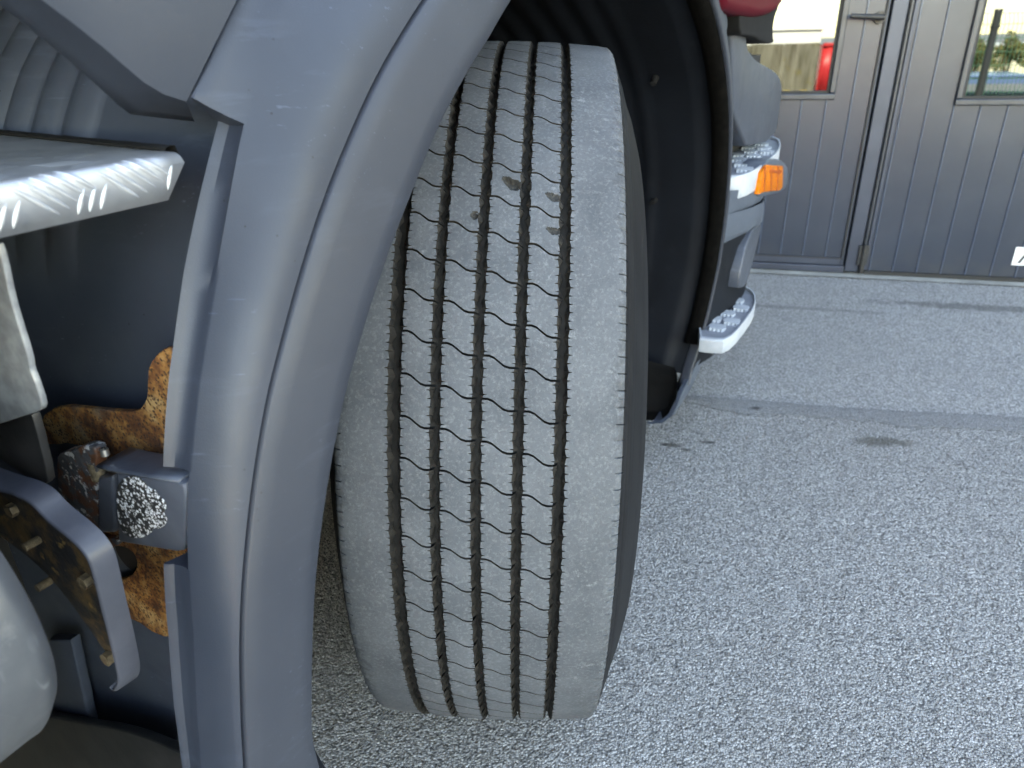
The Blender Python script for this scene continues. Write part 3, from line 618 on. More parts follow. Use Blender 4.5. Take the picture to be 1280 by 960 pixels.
# liner inside the arch
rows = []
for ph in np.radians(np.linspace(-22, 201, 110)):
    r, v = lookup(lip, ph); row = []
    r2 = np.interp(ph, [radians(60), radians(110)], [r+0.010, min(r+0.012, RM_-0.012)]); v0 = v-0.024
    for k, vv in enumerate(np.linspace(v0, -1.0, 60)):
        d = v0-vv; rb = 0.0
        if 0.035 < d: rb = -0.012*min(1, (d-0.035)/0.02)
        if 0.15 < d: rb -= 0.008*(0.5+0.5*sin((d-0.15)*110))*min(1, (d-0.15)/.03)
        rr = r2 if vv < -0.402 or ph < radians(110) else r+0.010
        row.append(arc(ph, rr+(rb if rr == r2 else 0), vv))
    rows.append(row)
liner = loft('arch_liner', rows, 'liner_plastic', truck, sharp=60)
for px, py in [(820, 96), (819, 249)]:
    p = P(px, py, rho=0.7); 
    d = ray(px, py); u, v, z = None, None, None
    best = min((abs(hypot((EYE+d*t) @ FW-AU, (EYE+d*t)[2]-AZ)-lookup(lip, atan2((EYE+d*t)[2]-AZ, (EYE+d*t) @ FW-AU))[0]+0.0), t) for t in np.linspace(1.35, 2.6, 400))
    q = EYE+d*best[1]; inw = T(AU, 0, AZ)-T(q @ FW, 0, q[2]); inw /= np.linalg.norm(inw)
    cyl('liner_clip', q+inw*0.002, q+inw*0.022, 0.0075, 0.006, 'black_plastic', liner, seg=12)
# seal strip round the arch's front edge
rows = []
for ph in np.radians(np.linspace(-16, 80, 70)):
    r, v = lookup(lip, ph); rows.append([arc(ph, r+0.012, v-0.006), arc(ph, r-0.004, v-0.008), arc(ph, r-0.012, v-0.020), arc(ph, r-0.0125, v-0.034), arc(ph, r-0.006, v-0.044), arc(ph, r+0.012, v-0.046)])
loft('arch_seal', rows, 'seal_rubber', truck, sharp=60)
# inner wall of the wheel well, chassis, cab
boxw('chassis_frame', T(0.6, -1.45, 0.72), FW*2.2, NO*0.42, UP*0.36, 'chassis_black', truck)
boxw('cab_body', T(1.05, -1.52, 2.25), FW*1.35, NO*1.14, UP*0.98, 'cab_paint', truck, 0.06)
boxw('far_side_light_block', T(0.4, -2.42, 0.62), FW*2.4, NO*0.02, UP*0.5, 'chassis_black', truck)  # unseen sheet added to keep light out from under the truck
boxw('front_crossmember', T(1.95, -1.4, 0.55), FW*0.06, NO*0.85, UP*0.40, 'chassis_black', truck)
boxw('rear_mudflap', T(0.02, -1.15, 0.45), FW*0.01, NO*0.62, UP*0.36, 'chassis_black', truck)
boxw('box_body', T(-4.85, -1.62, 2.55), FW*4.25, NO*1.22, UP*1.40, 'body_white', truck, 0.03)
boxw('body_floor', T(-4.85, -1.62, 1.10), FW*4.2, NO*1.1, UP*0.045, 'chassis_black', truck)
boxw('side_guard', T(-4.2, -0.46, 0.68), FW*2.6, NO*0.02, UP*0.30, 'chassis_black', truck, 0.01)
boxw('cab_sill', T(0.78, -0.72, 1.262), FW*0.93, NO*0.31, UP*0.058, 'panel_plastic', truck, 0.01)
boxw('cab_floor', T(1.15, -1.45, 1.235), FW*1.25, NO*1.04, UP*0.032, 'chassis_black', truck)
boxw('rear_crossmember', T(0.30, -0.92, 0.86), FW*0.02, NO*0.11, UP*0.40, 'chassis_black', truck)

# --- tread-plate step beside the fender
TZ = 0.9820
def tp_profile():                               # (v, z): down the outer face, round the bend, over the top, inwards
    q = [(-0.400, 0.9555)]
    q += [(-0.4003, 0.9755)]
    for k in range(8):
        a = (k/7)*pi/2*0.93; q.append((-0.4060+0.0056*cos(a), 0.9764+0.0056*sin(a)))
    q += [(-0.45, TZ), (-0.50, TZ), (-0.58, TZ), (-0.75, TZ)]
    return q
prof = tp_profile()
us = np.linspace(-0.7, 0.312, 60); rows = []
for u in us:
    row = []
    for j, (v, z) in enumerate(prof):
        lim = np.interp(z, [0.9555, 0.968, 0.975, TZ], [0.2965, 0.312, 0.3145, 0.3125]) if v > -0.42 else np.interp(v, [-0.75, -0.42], [0.350, 0.3125])
        row.append(T(min(u, lim) if u > 0.25 else u, v, z) if u < us[-1] else T(lim, v, z))
    rows.append(row)
tplate = loft('step_plate', rows, 'tread_plate', truck, sharp=50, solid=-0.003); tplate['label'] = 'bright aluminium tread plate step with raised bars'
L_ = [0.0]
for a, b in zip(prof[:-1], prof[1:]): L_.append(L_[-1]+hypot(b[0]-a[0], b[1]-a[1]))
def on_plate(u, l):
    v = np.interp(l, L_, [q[0] for q in prof]); z = np.interp(l, L_, [q[1] for q in prof]); e = 1e-3
    v2 = np.interp(l+e, L_, [q[0] for q in prof]); z2 = np.interp(l+e, L_, [q[1] for q in prof]); v1 = np.interp(l-e, L_, [q[0] for q in prof]); z1 = np.interp(l-e, L_, [q[1] for q in prof])
    tv, tz = v2-v1, z2-z1; k = hypot(tv, tz) or 1; return T(u, v, z), NO*(tz/k)-UP*(tv/k)
def tread_bar(u0, l0, ang, ln, wd=0.0020):
    rows = []
    for k in range(9):
        t = k/8; s_ = (t-0.5)*ln; wv = wd*max(0.06, sin(pi*t)**0.7); uc, lc = u0+s_*cos(ang), l0+s_*sin(ang); row = []
        for q in (-1, -0.5, 0, 0.5, 1):
            p, nn = on_plate(uc-q*wv*sin(ang), min(max(lc+q*wv*cos(ang), 0.001), L_[-1]-0.002)); row.append(p+nn*(0.0008*(1-q*q)*min(1, sin(pi*t)*2+0.05)-0.0002))
        rows.append(row)
    return loft('tread_bar', rows, 'tread_plate', tplate, sharp=80)
def bar_group(u0, l0, ang, ln, n, sp, du=0.0):
    for k in range(n):
        o_ = (k-(n-1)/2)*sp
        if 0.12 < u0+o_ < 0.305-(0.010 if l0 < 0.012 else 0): tread_bar(u0+o_, l0+o_*du, ang, ln)
for g_ in range(5):
    ub = 0.279-g_*0.049
    bar_group(ub, 0.0185, radians(-40), 0.032, 5, 0.0064, 0.3)          # over the bend and down the face
    bar_group(ub-0.030, 0.0095, radians(60), 0.0165, 3, 0.0068)           # at the foot of the face
    bar_group(ub-0.020, 0.036, radians(14), 0.028, 1, 0.006)
    for q in range(5):                           # the flat top
        for k in range(4): bar_group(ub-(0.0 if q % 2 else 0.024), 0.046+q*0.024+k*0.0052, radians(18 if q % 2 else -18), 0.028, 1, 0.006)
bar_group(0.3015, 0.013, radians(64), 0.017, 1, 0.006)
rows = []
for v in np.linspace(-0.411, -0.75, 40):        # dark edging along the plate's front edge
    e = np.interp(v, [-0.75, -0.42], [0.350, 0.3125])+0.0006*sin(v*160); rows.append([T(e+du, v, TZ+dz) for du, dz in ((-0.0015, 0.0004), (-0.0012, 0.0022), (0.001, 0.003), (0.006, 0.003), (0.008, -0.004))])
loft('edge_strip', rows, 'black_plastic', truck, sharp=60)
# --- brackets
uplate('galvanised_bracket', [(-60, 300), (-6, 300), (2, 322), (12, 372), (22, 405), (33, 440), (36, 452), (37, 462), (43, 476), (53, 506), (50, 514), (20, 523), (0, 530), (-60, 545)], 0.205, 0.004, 'galvanised', truck, k=1)
bb = uplate('black_bracket', [(-60, 528), (0, 531), (38, 517), (42, 525), (61, 600), (55, 607), (45, 605), (0, 574), (-60, 530)], 0.222, 0.006, 'black_steel', truck, k=1)
hole = [(147+24*cos(a), 704+21*sin(a)) for a in np.linspace(0, 2*pi, 28, endpoint=False)]
rust = [(236, 428), (215.3, 433.7), (205, 436), (196, 443), (189, 452), (185, 462), (184, 480), (183.5, 495), (180, 505), (174, 512), (165, 514.5), (150, 514.5), (114, 511), (84.7, 508), (67.5, 510), (55.5, 518), (48.6, 531), (49.5, 547), (55.5, 555), (71, 556), (83, 554), (97, 557), (112, 575), (112, 600), (100, 625), (70, 628), (60, 640), (85, 662), (118, 690), (128, 722), (140, 745), (148, 765), (160, 772), (176, 780), (190, 790), (204, 796), (240, 800)]
rb = uplate('rusty_bracket', rust, 0.289, 0.006, 'rusty_steel', truck, holes=[hole], bevel=0.0012); rb['label'] = 'rusty orange mounting bracket with a round hole'
pc = P(147, 704, u=0.289); cyl('hole_tube', pc+FW*0.012, pc+FW*0.06, 0.019, 0.019, 'chassis_black', truck)
# latch
latch = uplate('latch', [(146, 592), (222, 603), (229, 606), (232, 616), (231, 680), (228, 689), (220, 690), (150, 678), (147, 674)], 0.250, 0.014, 'latch_paint', truck, k=0, bevel=0.0022, res=4)
rows = []
for u_, t in ((0.2502, 0.0), (0.254, 0.0005), (0.278, 0.0005), (0.280, 0.0)):
    rows.append([P(a, b, u=0.250)+FW*(u_-0.250)+UP*(0.0012+t) for a, b in ((120, 584), (134, 588), (146, 591), (180, 597), (222, 603))])
loft('latch_cover', rows, 'latch_paint', latch, solid=0.002)
chip = [(150, 602), (158, 596), (170, 594), (180, 602), (187, 611), (194, 612), (199, 621), (206, 626), (208, 634), (204, 642), (209, 648), (206, 657), (199, 661), (192, 660), (188, 667), (176, 673), (162, 672), (152, 664), (147, 648), (145, 625), (146, 610)]
uplate('scraped_patch', chip, 0.2494, 0.0004, 'scraped_patch', latch, bevel=0.0001, k=1)
leaf = uplate('hinge_leaf', [(70, 572), (76, 565), (95, 562), (101, 557), (116, 558), (120, 566), (121, 600), (123, 640), (127, 668), (116, 672), (108, 664), (104, 655), (96, 658), (82, 657), (76, 652), (72, 610)], 0.2575, 0.010, 'flaked_paint', latch, k=1, bevel=0.0015, res=3)
uplate('hinge_barrel', [(121, 598), (138, 596), (141, 602), (144, 662), (141, 667), (124, 667), (122, 660)], 0.2555, 0.014, 'latch_paint', latch, bevel=0.0035, res=4)
pq = P(131, 566, u=0.259); cyl('hinge_pin', pq-UP*0.002, pq+UP*0.0032, 0.0032, 0.0030, 'pin_steel', latch, seg=20); cyl('pin_head', pq+UP*0.0033, pq+UP*0.0042, 0.0016, 0.0014, 'black_steel', latch, seg=14)
pq = P(128, 592, u=0.262); cyl('hinge_knuckle', pq-UP*0.005-NO*0.004, pq+UP*0.010-NO*0.004, 0.0065, 0.006, 'bolt_steel', latch, seg=18)
uplate('lower_tab', [(96, 660), (112, 662), (128, 672), (147, 674), (147, 684), (120, 682), (100, 676)], 0.262, 0.006, 'flaked_paint', latch, k=1)
rl = uplate('rusty_lug', [(62, 628), (92, 622), (104, 634), (112, 655), (128, 682), (130, 700), (112, 690), (90, 665), (66, 645)], 0.272, 0.012, 'rusty_steel', truck, k=2, bevel=0.003, res=4)
# --- pressed channel bracket with studs
edge = [(-70, 588), (-30, 600), (0, 612), (22, 618), (40, 628), (52, 642), (66, 655), (88, 672), (104, 688), (114, 704), (121, 730), (129, 762), (139, 800), (148, 838), (150, 855), (146, 864), (140, 864), (122, 842), (92, 800), (62, 758), (30, 722), (0, 697), (-40, 668), (-70, 650)]
front = [P(x, y, u=0.200) for x, y in edge]
def sm_closed(q, k=2): return [np.array(a) for a in rnd([tuple(x) for x in q], k)]
fr = sm_closed(front, 2); cen = sum(fr)/len(fr)
def inset(q, d): # move every outline point towards the inside
    out = []
    for i in range(len(q)):
        t = q[(i+1) % len(q)]-q[i-1]; t = t/(np.linalg.norm(t)+1e-9); nn = np.cross(t, FW); out.append(q[i]+nn*d)
    return out
t_ = inset(fr, 0.0028); sgn = 1 if np.linalg.norm(t_[10]-cen) < np.linalg.norm(fr[10]-cen) else -1
inn = inset(fr, 0.0030*sgn); out_ = inset(fr, -0.0022*sgn)
rs = slice(0, 64)
chan = loft('channel_bracket', [r_[rs] for r_ in [[p+FW*0.013 for p in inn], [p+FW*0.001 for p in inn], [p-FW*0.0006 for p in inset(fr, 0.0018*sgn)], [p-FW*0.0006 for p in inset(fr, 0.001*sgn)], fr, [p+FW*0.001 for p in inset(fr, -0.0006*sgn)], [p+FW*0.016 for p in out_]]], 'bracket_paint', truck, sharp=50)
chan['label'] = 'grey pressed steel bracket with rusty inside and studs'
web2 = [(p+FW*0.0) for p in inset(fr, 0.001*sgn)]
plate('web', [uvz(p)[1:] for p in web2], FW*0.2125, NO, UP, 0.003, 'oily_rusty_steel', chan, bevel=0.0005)
for px, py, ln, r in [(30, 685, 0.0115, 0.0034), (46, 736, 0.011, 0.0034), (102, 730, 0.006, 0.0056), (131, 826, 0.0055, 0.0060), (10, 640, 0.005, 0.0055)]:
    b = P(px, py, u=0.2125-ln); pr = []
    nt = 14
    for k in range(nt*2+1): pr.append((k/(nt*2), r*(1.0 if k % 2 else 0.88)))
    cyl('stud', b+FW*ln, b, r, r, 'bolt_steel', chan, seg=6 if r > 0.005 else 16, prof=None if r > 0.005 else pr+[(1.0, 0)])
# --- air tank
q1, q2, q3 = (np.array(uvz(P(x, y, u=0.135))[1:]) for x, y in ((4, 696), (58, 795), (68, 900)))
A_ = np.array([q2-q1, q3-q1])*2; B_ = np.array([q2 @ q2-q1 @ q1, q3 @ q3-q1 @ q1]); tc = np.linalg.solve(A_, B_); tr = np.linalg.norm(q1-tc)
ca, cb = T(0.03, tc[0], tc[1]), T(0.15, tc[0], tc[1])
tank = cyl('air_tank', ca, cb, tr, tr, 'tank_paint', truck, seg=96, prof=[(0, 0.0), (0, tr), (0.76, tr), (0.80, tr*1.004), (0.83, tr*0.99), (0.90, tr*0.93), (0.96, tr*0.7), (1.0, tr*0.3), (1.0, 0)], sharp=40)
tank['label'] = 'light grey painted tank'
boxw('battery_box', T(-0.75, -0.88, 0.62), FW*0.78, NO*0.45, UP*0.33, 'black_plastic', truck, 0.01)
boxw('inner_panel', T(0.15, -1.02, 1.02), FW*0.55, NO*0.01, UP*0.16, 'chassis_black', truck)
# --- lower rear panels under the brackets
uplate('lower_panel', [(-40, 880), (60, 896), (112, 906), (150, 912), (190, 925), (240, 948), (240, 1010), (-40, 1010)], 0.262, 0.010, 'black_steel', truck, k=1, bevel=0.002)
uplate('lower_post', [(60, 800), (88, 800), (112, 905), (118, 1010), (70, 1010), (66, 930)], 0.275, 0.012, 'mudguard_plastic', truck, bevel=0.003)

# --- front corner: bumper side, steps, marker lamp, cab door foot
def lip_front(z):
    best = min((abs(AZ+lookup(lip, a)[0]*sin(a)-z), a) for a in np.radians(np.linspace(-24, 60, 169))); r, v = lookup(lip, best[1]); return AU+r*cos(best[1]), v
def brow(y_l, xr, yr, vl=-0.385, vr=-0.325, xl=None):
    a = P(xl or 868, y_l, v=vl); u_, v_ = lip_front(a[2]); a = T(u_+0.03, v_-0.004, a[2]); c = P(xr, yr, v=vr); b = (a+c)/2+NO*0.012
    return [a-NO*0.05, a, b, c-FW*0.04+NO*0.002, c, c+FW*0.02-NO*0.006, c+FW*0.03-NO*0.03, c+FW*0.03-NO*0.5]
rows = [brow(258, 956, 234), brow(266, 955, 238), brow(286, 954, 246), brow(288, 953, 248, -0.39, -0.33)]
bumper = loft('bumper_side', rows, 'bumper_paint', truck, sharp=35)
rows = [brow(290, 955, 250, -0.385, -0.320), brow(300, 955, 262, -0.383, -0.317), brow(318, 953, 276, -0.385, -0.320), brow(320, 951, 278, -0.40, -0.34)]
loft('bumper_band', rows, 'bumper_paint', truck, sharp=35)
rows = [brow(318, 952, 276, -0.40, -0.338), brow(400, 934, 352, -0.40, -0.345), brow(450, 915, 420, -0.41, -0.36)]
rec = loft('step_recess', rows, 'liner_plastic', truck, sharp=35)
pillar = vplate('recess_pillar', [(936, 292), (953, 277), (951, 290), (935, 352), (930, 360), (922, 360)], -0.326, 0.05, 'sill_paint', truck, k=1, bevel=0.006, res=3)
pb = P(914, 331, v=-0.375); cyl('recess_bolt', pb-NO*0.01, pb+NO*0.012, 0.016, 0.014, 'bolt_steel', rec, seg=16)
def step(pts, z, th, name='step_tread'):
    ring = [uvz(P(x, y, z=z))[:2] for x, y in pts]; ring = rnd(ring, 1)
    # plan outline u, v: X = FW, Y = NO would point down, so use NO, FW order
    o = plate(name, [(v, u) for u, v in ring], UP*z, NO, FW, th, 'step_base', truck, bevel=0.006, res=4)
    rim_ = [(T(u, v, z), T(u, v, z)) for u, v in ring]; cu_ = np.array(ring).mean(0)
    rr_ = lambda f, dz: [T(cu_[0]+(u-cu_[0])*f, cu_[1]+(v-cu_[1])*f, z+dz) for u, v in ring]
    loft('step_rim', [rr_(1.004, -th+0.002), rr_(1.012, -th+0.006), rr_(1.014, 0.004), rr_(1.0, 0.008), rr_(0.955, 0.008), rr_(0.95, -0.002)], 'step_paint', o, closed=True, sharp=40)
    return o, ring
def inside(pt, ring):
    c = False; n = len(ring)
    for i in range(n):
        a, b = ring[i], ring[i-1]
        if (a[1] > pt[1]) != (b[1] > pt[1]) and pt[0] < (b[0]-a[0])*(pt[1]-a[1])/(b[1]-a[1])+a[0]: c = not c
    return c
tooth_me = None
def teeth(o, ring, z, du, dv):
    """rows of raised grip bars with toothed edges, in brick bond"""
    global tooth_me
    us_ = [q[0] for q in ring]; vs_ = [q[1] for q in ring]; k = 0; u = min(us_)+du*0.7
    while u < max(us_)-du*0.3:
        v = min(vs_)+(dv/2 if k % 2 else 0)
        while v < max(vs_):
            if all(inside((u+a, v+b), ring) for a in (-du*0.42, du*0.42) for b in (-dv*0.42, dv*0.42)):
                if tooth_me is None or tooth_me[1] != du:
                    n = 9; V, F_ = [], []
                    for q in range(n):
                        t = (q/(n-1)-0.5)*dv*0.84; wv = du*(0.40 if q % 2 else 0.33)*(0.45 if q in (0, n-1) else 1)
                        V += [(t, -wv, 0), (t, -wv*0.9, 0.008), (t, wv*0.9, 0.008), (t, wv, 0)]
                    for q in range(n-1):
                        for s_ in range(3): a = q*4+s_; F_.append((a, a+1, a+5, a+4)[::-1])
                    F_ += [(0, 3, 2, 1)[::-1], (4*n-4, 4*n-3, 4*n-2, 4*n-1)[::-1]]
                    me = bpy.data.meshes.new('grip_bar'); me.from_pydata(V, [], F_); me.materials.append(MATS['step_paint']); me.update(); tooth_me = (me, du)
                g_ = bpy.data.objects.new('grip_bar', tooth_me[0]); p = T(u, v, z)
                link(g_, o, Matrix(((NO[0], FW[0], 0, p[0]), (NO[1], FW[1], 0, p[1]), (0, 0, 1, p[2]-0.0003), (0, 0, 0, 1))))
            v += dv
        u += du; k += 1
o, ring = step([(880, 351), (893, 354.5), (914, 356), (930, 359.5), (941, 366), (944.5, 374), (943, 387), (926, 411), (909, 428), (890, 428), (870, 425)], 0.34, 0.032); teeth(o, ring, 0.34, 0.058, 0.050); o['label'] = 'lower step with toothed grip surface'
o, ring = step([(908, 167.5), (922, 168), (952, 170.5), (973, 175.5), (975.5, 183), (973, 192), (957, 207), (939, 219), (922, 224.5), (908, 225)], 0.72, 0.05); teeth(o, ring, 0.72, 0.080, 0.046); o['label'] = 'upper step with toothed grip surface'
lamp = vplate('marker_lamp', [(962, 198), (976, 199), (984, 206), (985, 214), (983, 234), (978, 240), (958, 245), (947, 246), (950, 232), (954, 208)], -0.318, 0.06, 'bumper_paint', truck, k=1, bevel=0.006, res=3); lamp['label'] = 'amber side marker lamp in a grey housing'
vplate('lens', [(958, 206), (979, 207.5), (978.5, 234), (975, 238), (956, 240), (948.5, 243), (953, 216)], -0.3145, 0.02, 'amber_lens', lamp, k=0, bevel=0.002)
mat('amber_dark', (0.42, 0.07, 0.003), 0.3)
for x0, x1 in ((955, 956.6), (963.5, 964.8), (971.5, 972.8)): vplate('lens_rib', [(x0+1.0, 208), (x1+1.0, 208), (x1-0.6, 238), (x0-0.6, 238)], -0.3138, 0.004, 'amber_dark', lamp, bevel=0.0005)
vplate('lens_shade', [(962, 212), (977, 213), (977, 217), (961.5, 216)], -0.3137, 0.004, 'amber_dark', lamp, bevel=0.0005)
vplate('sill_panel', [(930, -40), (935, 0), (933, 34), (934, 58), (941, 70), (952, 79), (965, 86), (974, 93), (978, 104), (976, 130), (969, 176), (917, 186), (915, -40)], -0.372, 0.05, 'sill_paint', truck, k=1, bevel=0.008, res=3)
vplate('door_foot', [(905, -90), (990, -90), (984, -10), (978, 8), (968, 18), (950, 22), (935, 20), (915, 16), (905, 12)], -0.335, 0.12, 'cab_paint', truck, k=2, bevel=0.02, res=6)
vplate('door_flap', [(925, 8), (978, -6), (972, 12), (967, 26), (966, 44), (968, 53), (962, 55), (952, 52), (944, 46), (934, 44), (925, 44)], -0.350, 0.10, 'black_plastic', truck, k=1, bevel=0.004)
# the bumper's lower corner below the arch
rows = []
for t, (x, y, v) in enumerate([(872, 452, -0.392), (862, 472, -0.398), (852, 492, -0.404), (846, 508, -0.41), (840, 520, -0.42), (828, 529, -0.44), (812, 530, -0.47)]):
    p = P(x, y, v=v); rows.append([p-NO*0.012+FW*0.006, p-NO*0.004+FW*0.001, p, p+FW*0.02+NO*0.003, p+FW*0.15+NO*0.004, p+FW*0.45-NO*0.02])
loft('bumper_corner', rows, 'bumper_paint', truck, sharp=50)
p = P(830, 500, v=-0.43)
rows = []
for x, y, v in [(846, 470, -0.405), (846, 492, -0.41), (843, 508, -0.418), (836, 520, -0.43), (824, 526, -0.455), (806, 526, -0.50)]:
    p = P(x, y, v=v); rows.append([p-NO*0.4+FW*0.05, p-NO*0.1+FW*0.06, p-NO*0.02+FW*0.05, p+FW*0.004])
loft('bumper_inner', rows, 'black_plastic', truck, sharp=50)
boxw('bumper_core', T(2.18, -1.35, 0.62), FW*0.34, NO*0.90, UP*0.36, 'chassis_black', truck)

# ------------------------------------------------------------------ across the yard, in sunlight: seen mirrored in the door windows
def mir(px, py, t):
    """point of the yard, t metres out from the doors, that a window shows at a picture point"""
    d = ray(px, py); k = ((D0-EYE) @ DT)/(d @ DT); q = EYE+d*k; s0 = (q-D0) @ DS; tc_ = (EYE-D0) @ DT; sc = (EYE-D0) @ DS
    return s0+(s0-sc)/tc_*t, CAM_H+(q[2]-CAM_H)*(1+t/tc_)
mat('white_paint', (0.78, 0.78, 0.76), 0.6, col2=(0.82, 0.82, 0.80), scale=3); mat('red_paint', (0.55, 0.022, 0.03), 0.45, col2=(0.62, 0.035, 0.04), scale=3)
mat('old_concrete', (0.10, 0.09, 0.065), 0.9, col2=(0.22, 0.205, 0.165), scale=3.5, detail=8, bump=0.4, bscale=60, dirt=((0.16, 0.13, 0.04), 4, 0.55, 0.7), stretch=(3, 3, 0.5))
mat('yellow_paint', (0.36, 0.27, 0.10), 0.7); mat('cream_render', (0.74, 0.68, 0.52), 0.85, col2=(0.80, 0.74, 0.58), scale=4)
mat('post_paint', (0.035, 0.04, 0.045), 0.4); mat('mesh_green', (0.06, 0.20, 0.13), 0.5); mat('car_paint', (0.16, 0.24, 0.42), 0.2, metal=0.3); mat('car_glass', (0.02, 0.025, 0.03), 0.05); mat('car_tyre', (0.02, 0.02, 0.02), 0.8)
mat('leaf', (0.10, 0.115, 0.035), 0.6, col2=(0.19, 0.17, 0.06), scale=6); mat('twig', (0.10, 0.07, 0.045), 0.8)
TW = 11.8
zw = mir(1000, 54, TW)[1]; sr = mir(1025, 80, TW)[0]
wall = empty('concrete_wall', Dp(-2, TW, 0), atan2(DS[1], DS[0]), 'low weathered concrete panel wall mirrored in the left door window', 'wall')
s = -6.0
while s < sr-0.05:
    e = min(s+0.62, sr); dbox('panel', s+0.008, e-0.008, TW, TW+0.12, 0, zw+random.uniform(-0.01, 0.01), 'old_concrete', wall, 0.01)
    if e < sr-0.05: dbox('rib', e-0.05, e+0.05, TW-0.05, TW-0.001, 0, zw-0.03, 'old_concrete', wall, 0.01)
    s = e
zwh = mir(1000, 38, TW+1.5)[1]; swr = mir(1027, 45, TW+1.5)[0]
wc = empty('white_container', Dp(swr-2, TW+2, 0), atan2(DS[1], DS[0]), 'white box container behind the concrete wall, mirrored in the left window', 'container')
dbox('body', swr-4.2, swr, TW+1.5, TW+3.6, 0.06, zwh, 'white_paint', wc, 0.02); dbox('lid', swr-4.25, swr+0.03, TW+1.45, TW+3.65, zwh+0.001, zwh+0.04, 'white_paint', wc, 0.015)
rc = empty('red_container', Dp(sr+0.8, TW, 0), atan2(DS[1], DS[0]), 'red steel skip beside the concrete wall, mirrored in the left window', 'container')
zr = mir(1030, 58, TW)[1]
rows = []
for z in (0.05, zr):
    rows.append([Dp(sr+0.02+q*0.05, TW+0.02*(q % 4 < 2), z) for q in range(28)])
loft('side', rows, 'red_paint', rc, sharp=20, solid=-0.004); dbox('rail', sr+0.01, sr+1.40, TW-0.03, TW+0.06, zr+0.001, zr+0.06, 'red_paint', rc, 0.01); dbox('end', sr+1.375, sr+1.40, TW+0.07, TW+2.0, 0.05, zr, 'red_paint', rc, 0.005); dbox('end', sr+0.005, sr+0.03, TW+0.07, TW+2.0, 0.05, zr, 'red_paint', rc, 0.005); dbox('side', sr+0.03, sr+1.375, TW+1.98, TW+2.0, 0.05, zr, 'red_paint', rc)
for i, px in enumerate((983, 1004)):
    s_, _ = mir(px, 112, TW-0.6); tag(dbox('kerb_block', s_-0.07, s_+0.07, TW-0.8, TW-0.6, 0.0, 0.11, 'yellow_paint', None, 0.03), 'yellow painted kerb block at the wall foot, %s one in the left window' % ('left-hand' if i else 'right-hand'), 'block', 'yellow blocks along the wall')
# fence
TF = 8.2
sp, zp = mir(1249, 13, TF)
fence = empty('mesh_fence', Dp(sp, TF, 0), atan2(DS[1], DS[0]), 'green wire mesh fence on dark posts, mirrored in the right door window', 'fence')
for k in (-0.5, 0, 1):
    p0 = cyl('post', Dp(sp+k*2.0, TF, 0), Dp(sp+k*2.0, TF, zp), 0.05, 0.048, 'post_paint', fence, seg=16); cyl('post_cap', Dp(sp+k*2.0, TF, zp), Dp(sp+k*2.0, TF, zp+0.02), 0.056, 0.05, 'post_paint', p0, seg=16); cyl('post_collar', Dp(sp+k*2.0, TF, zp-0.20), Dp(sp+k*2.0, TF, zp-0.175), 0.062, 0.062, 'post_paint', p0, seg=16)
for k in (-0.5, 0):
    WL = 1.0 if k < 0 else 2.0
    V, F_ = [], []
    def wire(a, b, r=0.0035):
        a, b = np.array(a), np.array(b); d = (b-a)/np.linalg.norm(b-a); x = np.cross(d, DT+DS*0.3+UP*0.2); x /= np.linalg.norm(x); y = np.cross(d, x); n0 = len(V)
        for e in (a, b):
            for q in range(4): V.append(e+(x*cos(q*pi/2)+y*sin(q*pi/2))*r)
        for q in range(4): F_.append((n0+q, n0+(q+1) % 4, n0+4+(q+1) % 4, n0+4+q))
    for q in range(int(19.5*WL)):
        s_ = sp+k*2.0+0.06+q*0.0495; wire(Dp(s_, TF, 0.06), Dp(s_, TF, zp-0.16)); wire(Dp(s_, TF, zp-0.16), Dp(s_, TF+0.09, zp-0.03))
    for z in np.linspace(0.08, zp-0.16, 7): wire(Dp(sp+k*2.0+0.05, TF+0.006, z), Dp(sp+k*2.0+WL-0.05, TF+0.006, z), 0.004)
    wire(Dp(sp+k*2.0+0.05, TF+0.09, zp-0.03), Dp(sp+k*2.0+WL-0.05, TF+0.09, zp-0.03), 0.004)
    build('mesh_panel', V, F_, 'mesh_green', fence, smooth=False)
# cream building, blue car, shrubs beyond the fence
scr, zc = mir(1226, 66, 17.0)
cb_ = empty('cream_building', Dp(scr-1, 18, 0), atan2(DS[1], DS[0]), 'low cream rendered building beyond the mesh fence', 'building')
dbox('wall', scr-3.2, scr, 17, 20, 0, max(zc, 0.6), 'cream_render', cb_, 0.01); dbox('roof', scr-3.3, scr+0.1, 16.9, 20.1, max(zc, 0.6)+0.001, max(zc, 0.6)+0.06, 'white_paint', cb_, 0.01)
sc2, zc2 = mir(1270, 62, 17.0)
cb2 = empty('cream_outbuilding', Dp(sc2, 18, 0), atan2(DS[1], DS[0]), 'small cream outbuilding right of the fence post in the window', 'building')
dbox('wall', sc2-0.5, sc2+3.0, 17.5, 20, 0, max(zc2, 0.6), 'cream_render', cb2, 0.01); dbox('roof', sc2-0.6, sc2+3.1, 17.4, 20.1, max(zc2, 0.6)+0.001, max(zc2, 0.6)+0.06, 'white_paint', cb2, 0.01)
s1, z1 = mir(1236, 103, 10.4)
car = empty('parked_car', Dp(s1, 10.9, 0), atan2(DS[1], DS[0]), 'blue car parked behind the mesh fence', 'car')
zk = max(0.35, z1)/1.40                          # the car stands a little lower than the yard's doors
prf = [(-1.9, 0.45), (-1.85, 0.75), (-1.1, 0.92), (-0.55, 1.38), (0.55, 1.42), (1.15, 1.0), (1.9, 0.9), (1.95, 0.5)]
def csec(t, k): return [Dp(s1+a*0.95, t, (b if b < 0.95 else 0.95+(b-0.95)*k)*zk) for a, b in prf]
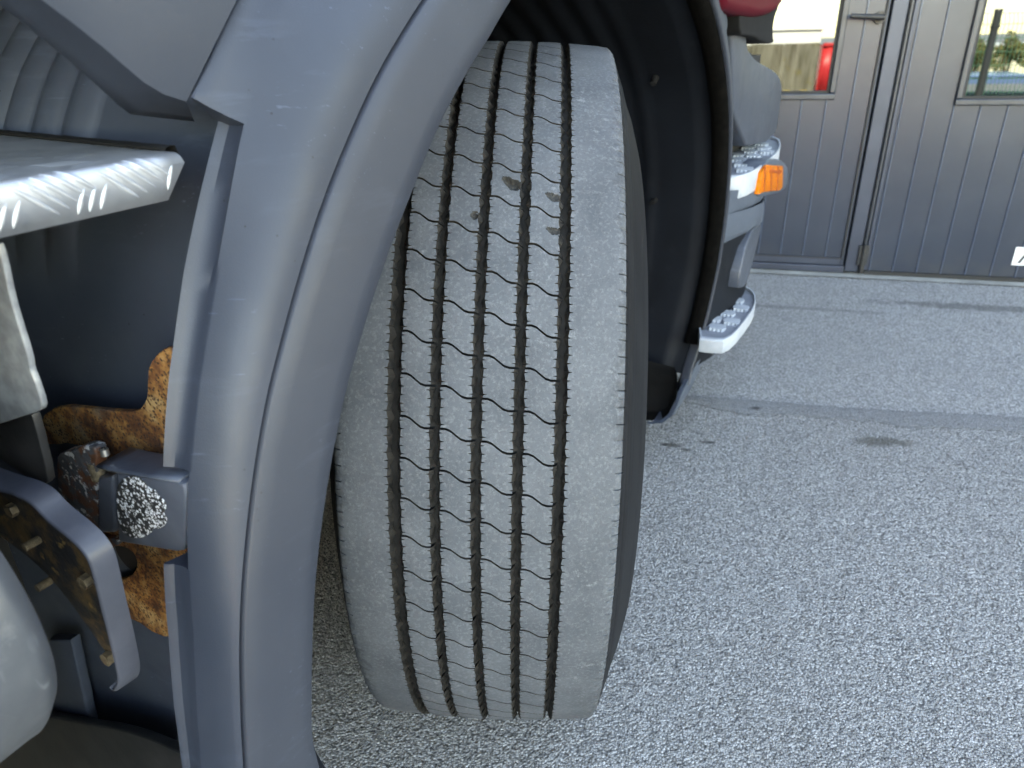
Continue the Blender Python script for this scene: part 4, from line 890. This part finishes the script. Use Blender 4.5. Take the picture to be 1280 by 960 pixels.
rows = [csec(10.1, 0.0), csec(10.04, 0.0)[:], csec(10.10, 0.35), csec(10.25, 0.93), csec(10.5, 1.0), csec(11.3, 1.0), csec(11.55, 0.93), csec(11.7, 0.35), csec(11.76, 0.0)]
loft('body', rows, 'car_paint', car, sharp=50)
for t in (10.16, 11.64):
    for a, b in (((-0.72, 1.0), (-0.05, 1.0)), ((0.03, 1.0), (0.72, 1.0))):
        tt = 0.02 if t > 11 else -0.02
        build('side_window', [Dp(s1+a[0], t+tt*2.5, 0.97*zk), Dp(s1+b[0], t+tt*2.5, 0.97*zk), Dp(s1+b[0]*0.8, t-tt*1.5, 1.30*zk), Dp(s1+a[0]*0.8+0.02, t-tt*1.5, 1.30*zk)], [(0, 1, 2, 3)], 'car_glass', car)
for a in (-1.2, 1.2):
    for t in (10.02, 11.6): wh = cyl('wheel', Dp(s1+a, t, 0.27*zk+0.02), Dp(s1+a, t+0.18, 0.27*zk+0.02), 0.27*zk, 0.27*zk, 'car_tyre', car, seg=28); cyl('hubcap', Dp(s1+a, t-0.01, 0.27*zk+0.02), Dp(s1+a, t+0.19, 0.27*zk+0.02), 0.16*zk, 0.16*zk, 'rim_steel', wh, seg=20)
def shrub(px, py, t, rx, label):
    s_, z_ = mir(px, py, t); z_ = max(z_, 0.5); o = empty('shrub', Dp(s_, t, 0), 0, label, 'shrub', 'shrubs beyond the fence'); V, F_ = [], []
    for k in range(1500):
        d = np.random.randn(3); d /= np.linalg.norm(d); r = random.random()**0.4*(0.75+0.35*sin(5*d[0]+3*d[2])); c = Dp(s_, t, z_*0.58)+np.array([d[0]*rx, d[1]*rx, d[2]*z_*0.42])*r
        a = np.random.randn(3)*0.035; b = np.cross(a, np.random.randn(3)); b = b/(np.linalg.norm(b)+1e-9)*0.018; n0 = len(V); V += [c-a, c+b, c+a, c-b]; F_.append((n0, n0+1, n0+2, n0+3))
    build('foliage', V, F_, 'leaf', o, smooth=False)
    for k in range(5): cyl('stem', Dp(s_, t, 0), Dp(s_+random.uniform(-.5, .5)*rx, t, z_*random.uniform(0.5, 0.85)), 0.025, 0.008, 'twig', o, seg=8)
shrub(1226, 40, 15.0, 0.55, 'olive shrub left of the fence post in the right window'); shrub(1272, 38, 15.5, 0.5, 'olive shrub right of the fence post in the right window'); shrub(1208, 48, 16.2, 0.5, 'lower shrub at the window edge beyond the fence')
